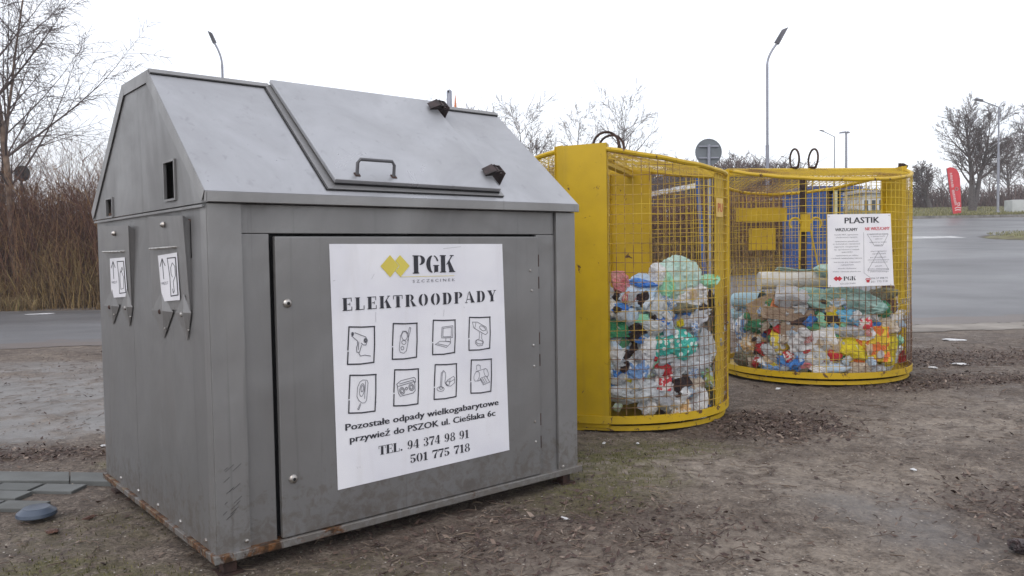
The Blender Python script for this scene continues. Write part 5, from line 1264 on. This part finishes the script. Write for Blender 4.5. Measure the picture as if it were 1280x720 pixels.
def tree(x, y, h, seed, label, trunk_r=.12, cfg=None, stems=None, name='bare_tree', mats=(BARK, TWIGM), group=None, zb=None, minr=.004, cat='tree'):
    rng = np.random.default_rng(seed); c = dict(base_cfg); c.update(cfg or {})
    z = tz(x, y) - .05 if zb is None else zb
    T = empty(name, (x, y, z), 0, label=label, category=cat, group=group)
    outs = []
    for (dx, dy, k) in (stems or [(0, 0, 1)]):
        d = np.array([dx, dy, 1.0]); d /= np.linalg.norm(d); o_ = [[] for _ in range(4)]
        grow(rng, np.array([0., 0., 0.]), d, h * k, trunk_r * (k if stems else 1), 0, c, o_, 4); outs.append(o_)
    def mk(nm, sg, n, m):
        if not sg: return
        P0 = np.array([s[0] for s in sg]); P1 = np.array([s[1] for s in sg]); R0 = np.maximum([s[2] for s in sg], minr); R1 = np.maximum([s[3] for s in sg], minr)
        V, F = segs_mesh(P0, P1, R0, R1, n); npmesh(nm, V, F, m, T, smooth=True)
    for o_ in outs: mk('trunk', o_[0], 8, mats[0])
    mk('crown', sum([o_[1] + o_[2] + o_[3] for o_ in outs], []), 4, mats[1])
    return T
def tree_at(px, py_top, Y, seed, label, **k):
    p = at(px, 300, Y); h = at(px, py_top, Y).z - tz(p.x, Y); return tree(p.x, Y, h, seed, label, **k)
bcfg = dict(seg=[14, 9, 6, 4], kids=[42, 15, 11, 0], rat=[.42, .42, .42, 0], ang=[(35, 62), (25, 55), (25, 60), (0, 0)], trop=[.02, .045, -.05, -.10], wob=[.02, .05, .08, .12], t0=[.2, .15, .1, 0], tap=[.8, .9, .9, .8], rr=[.30, .4, .45])
tree_at(22, -150, 21.3, 101, 'tall birch with pinkish-brown trunk at the left behind the road', trunk_r=.105, cfg=bcfg, name='birch_tree', mats=(BIRCH, TWIGM), minr=.0042, stems=[(-.05, 0, 1.0)])
tree_at(-6, -60, 22, 102, 'thinner second birch stem leaning at the left edge of the picture', trunk_r=.07, cfg=dict(bcfg, kids=[22, 10, 7, 0]), name='birch_tree', mats=(BIRCH, TWIGM), minr=.0042, stems=[(.03, 0, 1.0)])
mcfg = dict(kids=[17, 10, 8, 0], rr=[.32, .38, .42], t0=[.38, .2, .1, 0], ang=[(32, 62), (28, 55), (25, 60), (0, 0)], rat=[.50, .5, .42, 0], trop=[.03, .05, .03, .03])
tree_at(664, 152, 36, 111, 'bare two-stemmed tree directly right of the grey roof', cfg=mcfg, trunk_r=.10, stems=[(-.02, 0, 1), (.10, 0, .75)], minr=.0048)
tree_at(612, 160, 38, 112, 'bare tree mostly hidden behind the grey roof, only twigs showing', cfg=mcfg, trunk_r=.08, minr=.0048)
tree_at(717, 152, 40, 113, 'slim bare tree between the two-stemmed tree and the wide one', cfg=dict(mcfg, kids=[14, 9, 7, 0], rat=[.42, .5, .42, 0]), trunk_r=.09, minr=.0048)
tree_at(784, 150, 36, 114, 'wide spreading bare tree behind the lifting rings of the near cage', cfg=dict(mcfg, kids=[18, 9, 6, 0], rat=[.62, .5, .42, 0], ang=[(35, 62), (25, 50), (25, 60), (0, 0)]), trunk_r=.13, minr=.005)
rcfg = dict(kids=[26, 14, 11, 0], t0=[.25, .2, .1, 0], rr=[.30, .36, .40], ang=[(32, 60), (25, 48), (25, 55), (0, 0)], rat=[.54, .5, .45, 0], seg=[10, 7, 4, 3])
tree_at(1215, 150, 56, 115, 'large bare tree with forked trunk beside the red banner', cfg=rcfg, trunk_r=.25, stems=[(-.10, 0, 1.0), (.24, 0, .92)], minr=.0075)
tree_at(1163, 214, 64, 116, 'dark leaning bare tree left of the red banner', cfg=rcfg, trunk_r=.22, stems=[(-.30, 0, 1.0)], minr=.009)
tree_at(1300, 150, 66, 117, 'bare tree at the right edge beyond the lamp post', cfg=rcfg, trunk_r=.22, stems=[(-.12, 0, 1)], minr=.009)
tree_at(1262, 190, 85, 118, 'pale distant bare tree behind the tall right lamp post', cfg=rcfg, trunk_r=.2, minr=.011)
k = 0
for px, py, Y in ((905, 208, 75), (922, 204, 80), (938, 214, 78), (1150, 214, 95), (1178, 222, 100), (1236, 214, 95), (1286, 205, 98), (968, 228, 90), (880, 216, 85), (850, 222, 88), (1010, 226, 95), (1060, 230, 95)):
    k += 1; side = ['right of the round sign', 'a little farther right of the round sign'][k % 2]
    tree_at(px, py, Y, 130 + k, 'hazy bare tree of the distant row on the skyline', cfg=dict(kids=[14, 8, 5, 0], t0=[.12, .1, .1, 0], rat=[.6, .5, .45, 0]), trunk_r=.16, minr=.014, group='hazy bare trees of the distant row')

# ------------------------------------------------------------------ thickets
M_BRUSH = tint_mat('brush_stem', [(0, (.05, .022, .018)), (.5, (.14, .062, .042)), (.8, (.22, .115, .06)), (1, (.34, .21, .10))], .9)
def thicket(name, path, n, hfun, depth, seed, mat=M_BRUSH, rad=.007, zb=None, spread=.45, tag_h=1.0):
    r = np.random.default_rng(seed); path = np.array(path, float)
    L_ = np.cumsum([0] + list(np.linalg.norm(np.diff(path, axis=0), axis=1))); t = r.random(n) * L_[-1]
    X = np.interp(t, L_, path[:, 0]); Y = np.interp(t, L_, path[:, 1]) + r.random(n) * depth
    hump = .72 + .5 * fbm(X * 1.0, Y * .3, .9, 3, seed); H = hfun(X) * hump * r.uniform(.55, 1.05, n)
    base = np.stack([X, Y, terr(X, Y)], 1); a = r.uniform(0, 2 * PI, n); sp_ = r.uniform(0, spread, n)
    d = np.stack([np.cos(a) * sp_, np.sin(a) * sp_, np.ones(n)], 1)
    p1 = base + d * (H * .45)[:, None]; d2 = d + np.stack([r.normal(0, .25, n), r.normal(0, .25, n), 0 * X], 1); p2 = p1 + d2 * (H * .33)[:, None]
    d3 = d2 + np.stack([r.normal(0, .3, n), r.normal(0, .3, n), 0 * X], 1); p3 = p2 + d3 * (H * .22)[:, None]
    R = r.uniform(.6, 1.3, n) * rad
    segs = [(base, p1, R * 1.6, R * 1.2), (p1, p2, R * 1.2, R * .8), (p2, p3, R * .8, R * .4)]
    for s in range(4):   # side twigs
        f = r.uniform(.1, 1, n)[:, None]; b = (p1 * (1 - f) + p2 * f) if s % 2 else (p2 * (1 - f) + p3 * f)
        if s == 3: b = base * (1 - f) + p1 * f
        tw = np.stack([r.normal(0, .6, n), r.normal(0, .6, n), r.uniform(.3, 1, n)], 1) * (H * r.uniform(.08, .22, n))[:, None]
        segs.append((b, b + tw, R * .6, R * .3))
    V = []; F = []; o = 0
    for (q0, q1, r0, r1) in segs:
        v, f = segs_mesh(q0, q1, r0, r1, 3); V.append(v); F.append(f + o); o += len(v)
    tt = np.concatenate([np.repeat(r.random(n), 6) for _ in segs])
    return npmesh(name, np.concatenate(V), np.concatenate(F), mat, attrs={'tint': tt}, kind='stuff')
thicket('brown_thicket', [(-24, 21.5), (-12.5, 20.6), (-6, 20.4), (8.3, 20.8)], 17000, lambda X: np.where(X < -4, 3.5, np.interp(X, [-4, 1, 9], [3.0, 2.3, 1.75])), 3.5, 61)
M_OLIVE = tint_mat('brush_olive', [(0, (.09, .055, .025)), (.6, (.21, .13, .055)), (1, (.32, .23, .09))], .9)
thicket('olive_undergrowth', [(-24, 20.8), (-12.5, 20.0), (-6, 19.8), (8.0, 20.2)], 7000, lambda X: .7 + 2.2 * fbm(X, X * 0, .7, 3, 88) ** 1.5, 2.0, 62, M_OLIVE, .006, spread=.7)
r = np.random.default_rng(63); n = 30000; X = r.uniform(-24, 8.6, n); P = np.stack([X, 19.5 + r.random(n) ** 1.3 * 2.4], 1); P = P[fbm(P[:, 0], P[:, 1], .9, 4, 91) > .38 + .14 * r.random(n)]
blades('dry_grass', P, .42, .012, M_DRY, 64, lean=.9)
thicket('tall_shrub_sprays', [(-24, 22.5), (-5, 22), (-1, 22)], 2600, lambda X: 4.9 + 0 * X, 2.5, 67, M_BRUSH, .005, spread=.5)
# far hedge line / low bushes beyond the junction
M_HAZE1 = tint_mat('distant_brush', [(0, (.07, .045, .045)), (1, (.15, .10, .09))], .9)
thicket('distant_hedge', [(6, 70), (30, 64), (80, 66)], 5000, lambda X: 1.7 + 0 * X, 4, 65, M_HAZE1, .03)
thicket('distant_hedge', [(-40, 60), (0, 60), (26, 72)], 7000, lambda X: 4.0 + 0 * X, 5, 66, M_HAZE1, .035)

# ------------------------------------------------------------------ street furniture
POLE = simple('galvanised_pole', (.30, .31, .36), (.24, .25, .29), 3, .5, .4, .1)
LAMPM = simple('lamp_housing', (.10, .10, .12), (.07, .07, .08), 5, .5, .3, 0)
def lamp(px, py_head, Y, pole_px, label, arm=None, head='arc', pr=.06, side=-1, bend_py=None, headw=.5, zb=None):
    b = at(pole_px, 300, Y); x0 = b.x; z0 = tz(x0, Y)
    hd = at(px, py_head, Y); bp = at(pole_px, bend_py, Y)
    T = empty('street_lamp', (x0, Y, z0 - .05), 0, label=label, category='street lamp')
    lz = lambda p: Vector((p.x - x0, p.y - Y, p.z - z0 + .05))
    H_, Bp = lz(hd), lz(bp); Bp.x = 0; Bp.y = 0
    MB().tube([(0, 0, 0), (0, 0, Bp.z * .58)], pr, 10).build('pole', POLE, T, True)
    MB().lathe([(pr * 1.5, 0), (pr * 1.5, .25), (pr, .3)], 12).build('base', POLE, T, True)
    up = MB()
    if head == 'arc':
        pts = [(0, 0, Bp.z * .58)] + [tuple(Vector((0, 0, Bp.z)))]
        for i in range(1, 9):
            t = i / 8; c0 = Vector((0, 0, Bp.z)); c1_ = Vector((0, 0, Bp.z + (H_.z - Bp.z) * .45)); c2_ = H_
            pts.append(tuple(c0 * (1 - t) ** 2 + c1_ * 2 * t * (1 - t) + c2_ * t * t))
        up.tube(pts, [pr * .75] * 2 + [pr * .6] * 8, 8)
    else:
        up.tube([(0, 0, Bp.z * .58), (0, 0, Bp.z), tuple(H_)], [pr * .8, pr * .6, pr * .5], 8)
    up.build('arm', POLE, T, True)
    dirv = (H_ - (Vector((0, 0, Bp.z)))).normalized(); dirv = Vector((dirv.x, 0, dirv.z * (.9 if head == 'arc' else .6))).normalized(); nrm_ = Vector((-dirv.z, 0, dirv.x))
    if nrm_.z < 0: nrm_ = -nrm_
    s = H_ - dirv * headw * .15; e = H_ + dirv * headw
    hw_ = headw * .3
    hp_ = []
    for dz, kk in ((-.04, 1), (.06, .6)):
        for p_, w2 in ((s, .4), (e, 1)):
            pass
    vs = [s + Vector((0, -hw_ * .4, 0)), e + Vector((0, -hw_ * .8, 0)), e + Vector((0, hw_ * .8, 0)), s + Vector((0, hw_ * .4, 0))]
    th_ = headw * .2
    MB().hexa([v - nrm_ * th_ * .5 for v in vs] + [s + Vector((0, -hw_ * .3, 0)) + nrm_ * th_, e - dirv * headw * .25 + Vector((0, -hw_ * .4, 0)) + nrm_ * th_ * .7, e - dirv * headw * .25 + Vector((0, hw_ * .4, 0)) + nrm_ * th_ * .7, s + Vector((0, hw_ * .3, 0)) + nrm_ * th_]).build('lamp_head', LAMPM, T)
    return T
lamp(973, 52, 26, 959.5, 'tallest grey street lamp with curved arm above the gap between the cages', bend_py=82, pr=.055, headw=.50)
lamp(267, 52, 26, 284.5, 'street lamp whose curved arm rises behind the grey roof', bend_py=82, pr=.05, headw=.36)
lamp(1227, 126, 52, 1247, 'tall street lamp on the verge at the right beside the forked tree', head='angle', bend_py=134, pr=.075, headw=.5)
lamp(1029, 164, 62, 1043, 'thin angled street lamp just right of the lifting rings of the far cage', head='angle', bend_py=171, pr=.06, headw=.3)
lamp(979, 196, 90, 988.5, 'faint pale distant street lamp left of the lifting rings', head='angle', bend_py=199, pr=.06, headw=.3)
# twin head lamp
b = at(1057.5, 300, 55); T = empty('twin_street_lamp', (b.x, 55, tz(b.x, 55)), 0, label='street lamp with flat twin heads right of the thin angled lamp', category='street lamp')
ht = at(1057.5, 166, 55).z - tz(b.x, 55)
MB().tube([(0, 0, 0), (0, 0, ht)], [.10, .07], 8).build('pole', POLE, T, True)
for s, l in ((-1, .42), (1, .2)): MB().hexa([(s * .05, -.12, ht), (s * l, -.12, ht - .03), (s * l, .12, ht - .03), (s * .05, .12, ht), (s * .05, -.12, ht + .09), (s * l, -.12, ht + .05), (s * l, .12, ht + .05), (s * .05, .12, ht + .09)]).build('lamp_head', POLE, T)
# round sign seen from behind
SGN = simple('sign_back_grey', (.17, .19, .21), (.14, .155, .17), 4, .55, .3, 0)
def round_sign(px, py, Y, rad, label, SGN=SGN, POLE=POLE):
    c = at(px, py, Y); z0 = tz(c.x, Y); T = empty('round_road_sign', (c.x, Y, z0), 0, label=label, category='road sign')
    m = Matrix.Translation((0, -.04, c.z - z0)) @ Matrix.Rotation(PI / 2, 4, 'X')
    MB().lathe([(rad * .97, -.004), (rad, 0), (rad, .012), (rad * .96, .012), (rad * .95, .003)], 36, m).build('sign_plate', SGN, T, True)
    MB().tube([(0, -.08, -.05), (0, -.08, c.z - z0 + rad * .55)], .034, 10).build('pole', POLE, T, True)
    MB().box((-rad * .75, -.085, c.z - z0 + rad * .38), (rad * .75, -.062, c.z - z0 + rad * .48)).build('bracket', POLE, T)
    MB().box((-rad * .75, -.085, c.z - z0 - rad * .48), (rad * .75, -.062, c.z - z0 - rad * .38)).build('bracket', POLE, T)
round_sign(885, 190.5, 17.8, .29, 'round road sign seen from its grey back above the near cage')
DKP = simple('weathered_dark_pole', (.09, .09, .10), bmp=0)
round_sign(29, 217, 22.6, .22, 'round sign back half hidden by the birch and the thicket', DKP, DKP)
# blue post behind the near cage
p0, p1 = at(870, 205, 13.5), at(881, 345, 13.5)
BLUE = simple('blue_paint', (.02, .085, .30), (.015, .06, .20), 3, .5, 0, .2)
MB().tube([p0, p1, Vector((p1.x + .02, p1.y, -.05))], .034, 8).build('blue_post', BLUE, smooth=True, label='slightly leaning blue steel post behind the near cage', category='post')
# pole stub and orange tip over the grey roof
q = at(561.5, 112, 15); T = empty('marker_post', (q.x, 15, tz(q.x, 15)), 0, label='pale grey round-topped post sticking up behind the grey roof', category='post')
hh = q.z - tz(q.x, 15)
MB().tube([(0, 0, 0), (0, 0, hh - .04), (0, 0, hh - .01), (0, 0, hh)], [.05, .048, .035, .01], 12).build('post', POLE, T, True); MB().tube([(-.012, -.05, hh - .06), (-.012, -.05, hh - .03)], .014, 8).build('post_hole', M_DARK, T)
q = at(569, 119, 15.5); MB().tube([(q.x, 15.5, 0), (q.x, 15.5, q.z - .2), (q.x, 15.5, q.z)], [.022, .022, .005], 8).build('orange_rod', PM['orange'], smooth=True, label='orange pointed rod beside the pale post behind the grey roof', category='rod')
# red banner
RB = simple('red_banner_cloth', (.62, .045, .055), (.50, .03, .045), 2, .6, 0, .3, 6)
p = at(1193, 268, 50); zb_ = tz(p.x, 50) + .1
T = empty('beach_flag_banner', (p.x, 50, zb_), 0, label='red feather banner with white lettering on the grass beyond the road', category='banner')
def bq(x, y): v = at(1170 + x / 9.6, 200 + y / 9.6, 50); return Vector((v.x - p.x, 0, v.z - zb_))
outl = [(208, 655), (172, 420), (150, 250), (130, 100), (165, 86), (215, 92), (250, 115), (275, 160), (288, 220), (298, 420), (305, 600), (300, 632)]
ff = MB(); ff.prism([bq(*o_) for o_ in outl], (0, .012, 0)); bn = ff.build('banner_cloth', RB, T)
wm_ = simple('white_print', (.80, .76, .76), bmp=0); wp = MB(); f2 = lambda x, y: bq(x, y) + Vector((0, -.006, 0))
for i, (x, y) in enumerate([(178, 168), (181, 195), (184, 222), (187, 248), (190, 275), (194, 300), (197, 322), (204, 372), (208, 395), (212, 418), (217, 442), (221, 466), (226, 490), (230, 512), (236, 535)]):
    w0 = 12; ribbon(wp, [(x - w0, y - 8), (x + w0, y - 10), (x + w0 + 1, y + 6)][: 2 + i % 2], 5, f2); ribbon(wp, [(x - w0 + 1, y + 4), (x + w0, y)], 5, f2)
ribbon(wp, el(247, 347, 17, 17), 8, f2); ribbon(wp, [(262, 515), (285, 512), (283, 545), (262, 548), (262, 515)], 7, f2); ribbon(wp, [(228, 580), (255, 565), (298, 575)], 9, f2); ribbon(wp, [(230, 602), (262, 596), (296, 600)], 9, f2)
link('lettering', wp.mesh('lettering', wm_), bn)
MB().tube([(bq(205, 690)).to_tuple(), tuple(bq(170, 420) + Vector((0, .02, 0))), tuple(bq(128, 100) + Vector((0, .02, 0)))], .02, 6).build('banner_pole', LAMPM, T)
MB().box((-.35, -.25, -.08), (.35, .25, -.02)).build('banner_base', LAMPM, T)
# concrete block
p = at(1275, 268, 53); z0 = tz(p.x, 53) + .1
T = MB().box((p.x - .75, 52.6, z0 - .1), (p.x + 1.6, 53.5, z0 + .78)).build('concrete_block', simple('pale_concrete', (.50, .52, .52), (.36, .38, .38), 1.2, .8, 0, .4, 8), bevel=.04, label='pale concrete block on the verge at the right edge', category='concrete block')

# ------------------------------------------------------------------ what shows through the cages
# blue steel paper container with open side painted dark for shade
bc = at(1010, 300, 11.0); be = at(1076, 300, 11.0); T = empty('blue_container', (bc.x, 11.0, tz(bc.x, 11)), math.radians(3), label='blue steel container with an open bay painted dark for its shade behind the far cage', category='waste container')
wB = be.x - bc.x; xs_ = wB * .36; zt = at(1010, 233, 11).z
MB().box((0, 0, .05), (xs_, .9, zt - .05)).build('blue_body', BLUE, T, bevel=.01)
for x_ in (.10, .22, .34, .46): MB().box((x_ - .012, -.018, .1), (x_ + .012, -.0005, zt - .1)).build('stiffening_rib', BLUE, T)
MB().box((xs_ + .001, .5, .05), (wB, .9, zt - .06)).build('shaded_bay', simple('shade_blue_black', (.02, .022, .032), bmp=0), T)  # shaded side of the blue box, its shade put into the blue-black colour
MB().box((xs_ + .001, .02, .05), (xs_ + .05, .499, zt - .06)).build('bay_cheek', M_RUST, T)
MB().box((xs_ + .11, .0, .05), (xs_ + .15, .04, zt - .06)).build('bay_post', simple('pale_yellow_post', (.6, .58, .35), bmp=0), T)
MB().box((-.03, -.03, zt - .049), (wB + .03, .93, zt)).build('roof_plate', BLUE, T, bevel=.005)
# low service building with white roof edge
def bz(px, py, Y): v = at(px, py, Y); return v
WALLW = simple('white_wall', (.66, .67, .68), (.55, .56, .58), 1, .7, 0, .1); GLASS = simple('dark_glass', (.03, .04, .045), rough=.15, bmp=0)
Yb = 46; l_ = bz(790, 246, Yb); r_ = bz(874, 246, Yb)
z0 = tz(l_.x, Yb); T = empty('service_building', (l_.x, Yb, z0), 0, label='low building with dark glazing under a rising white roof edge, seen through the near cage', category='building')
wB = r_.x - l_.x; za = bz(808, 246, Yb).z - z0; zb2 = bz(872, 228, Yb).z - z0
MB().hexa([(-.5, 0, za - .25), (wB, 0, zb2 - .28), (wB, 5, zb2 - .28), (-.5, 5, za - .25), (-.5, 0, za), (wB, 0, zb2), (wB, 5, zb2), (-.5, 5, za)]).build('roof', WALLW, T)
MB().hexa([(0, .4, za - 1.1), (wB - .1, .4, za - 1.1), (wB - .1, 4, za - 1.1), (0, 4, za - 1.1), (0, .4, za - .26), (wB - .1, .4, zb2 - .29), (wB - .1, 4, zb2 - .29), (0, 4, za - .26)]).build('glazing', GLASS, T)
for i in range(1, 6): MB().box((wB * i / 6 - .03, .34, za - 1.1), (wB * i / 6 + .03, .399, za - .27 + (zb2 - za) * i / 6 - .04)).build('mullion', simple('mullion_grey', (.3, .3, .32), bmp=0), T)
MB().box((0, .3, -.2), (wB - .1, 4.2, za - 1.101)).build('wall', WALLW, T)
# a house with red roof and white walls, far
def house(px0, px1, py_e, py_r, Y, roofm, label):
    a = at(px0, py_e, Y); b = at(px1, py_e, Y); r__ = at((px0 + px1) / 2, py_r, Y); z0 = tz(a.x, Y)
    T = empty('far_house', (a.x, Y, z0), 0, label=label, category='house'); w_ = b.x - a.x; ze = a.z - z0; zr_ = r__.z - z0
    MB().box((0, 0, -.3), (w_, 6, ze)).build('wall', WALLW, T)
    MB().add([(-.3, -.3, ze + .01), (w_ + .3, -.3, ze + .01), (w_ + .3, 6.3, ze + .01), (-.3, 6.3, ze + .01), (.3, 3, zr_), (w_ - .3, 3, zr_)], [(0, 1, 5, 4), (2, 3, 4, 5), (1, 2, 5), (3, 0, 4), (3, 2, 1, 0)]).build('roof', roofm, T)
    for i in range(3):
        x_ = w_ * (i + .5) / 3; MB().box((x_ - w_ * .08, -.03, ze - 1.5), (x_ + w_ * .08, -.002, ze - .5)).build('window', GLASS, T)
RT = simple('red_roof', (.38, .12, .10), (.26, .08, .07), 2, .8); GT = simple('grey_roof', (.16, .16, .17), bmp=0)
house(934, 962, 252, 243, 66, RT, 'far white house with a red roof, seen through the left part of the far cage')
house(1078, 1106, 242, 234, 60, GT, 'far white house with a grey roof, seen just above the PLASTIK sign')
house(1195, 1240, 250, 243, 110, GT, 'pale low house far behind the red banner and the forked tree')
# cars parked beyond the thicket
def car(x, y, rz, m, label):
    T = empty('parked_car', (x, y, tz(x, y)), rz, label=label, category='car')
    prof = [(-2.0, .35), (-2.05, .75), (-1.9, .92), (-1.35, 1.02), (-.75, 1.42), (.65, 1.46), (1.35, 1.02), (1.95, .88), (2.05, .6), (2.0, .32)]
    V = []; n = len(prof)
    for (yy, kx, zt_) in ((-.82, 1, 0), (-.86, 1, 0), (.86, 1, 0), (.82, 1, 0)): pass
    rows_ = [(-.84, 0), (-.62, 1), (.62, 1), (.84, 0)]
    for yy, inn in rows_:
        for (a, z) in prof:
            if not inn and z > 1.03: V.append((a * 1.05, yy * .98, 1.0))
            else: V.append((a, yy, z))
    F = [tuple(range(n))[::-1], tuple(range(3 * n, 4 * n))]
    for r_ in range(3):
        for i in range(n): F.append((r_ * n + i, r_ * n + (i + 1) % n, (r_ + 1) * n + (i + 1) % n, (r_ + 1) * n + i))
    MB().add(V, F).build('body', m, T, True)
    for s in (-1, 1):
        MB().add([(-1.15, s * .80, 1.06), (-.72, s * .665, 1.36), (.6, s * .665, 1.40), (1.15, s * .80, 1.06)], [(0, 1, 2, 3)]).build('side_window', GLASS, T)
        for a in (-1.25, 1.3): MB().lathe([(.31, -.1), (.33, -.05), (.33, .08), (.2, .1)], 18, Matrix.Translation((a, s * .8, .32)) @ Matrix.Rotation(PI / 2, 4, 'X')).build('wheel', M_DARK, T, True)
    MB().add([(1.32, -.6, 1.06), (1.32, .6, 1.06), (.72, .56, 1.42), (.72, -.56, 1.42)], [(0, 1, 2, 3)]).build('windscreen', GLASS, T)
    MB().box((2.0, -.65, .62), (2.06, -.4, .75)).build('headlight', WALLW, T); MB().box((2.0, .4, .62), (2.06, .65, .75)).build('headlight', WALLW, T)
v = at(862, 262, 27); car(v.x, 27, .35, simple('white_car_paint', (.72, .73, .75), rough=.2, bmp=0), 'white parked car seen over the thicket through the near cage')
v = at(960, 262, 33); car(v.x, 33, 2.9, simple('dark_car_paint', (.04, .05, .07), rough=.2, bmp=0), 'dark parked car seen through the left part of the far cage')
v = at(976, 258, 40); car(v.x, 40, .1, simple('silver_car_paint', (.6, .62, .64), rough=.2, bmp=0), 'silver parked car behind the dark one, seen through the far cage')

# ------------------------------------------------------------------ moist air
m = bpy.data.materials.new('moist_air'); m.use_nodes = True; t = m.node_tree
t.nodes.remove(t.nodes['Principled BSDF']); pv_ = t.nodes.new('ShaderNodeVolumePrincipled'); pv_.inputs['Color'].default_value = (.97, .98, 1, 1); pv_.inputs['Density'].default_value = .0013
t.links.new(pv_.outputs[0], t.nodes['Material Output'].inputs['Volume'])
HAZE = True
if HAZE: MB().box((-440, -60, -4), (440, 920, 26)).build('haze', m, kind='stuff')
bpy.data.objects.remove(_to)
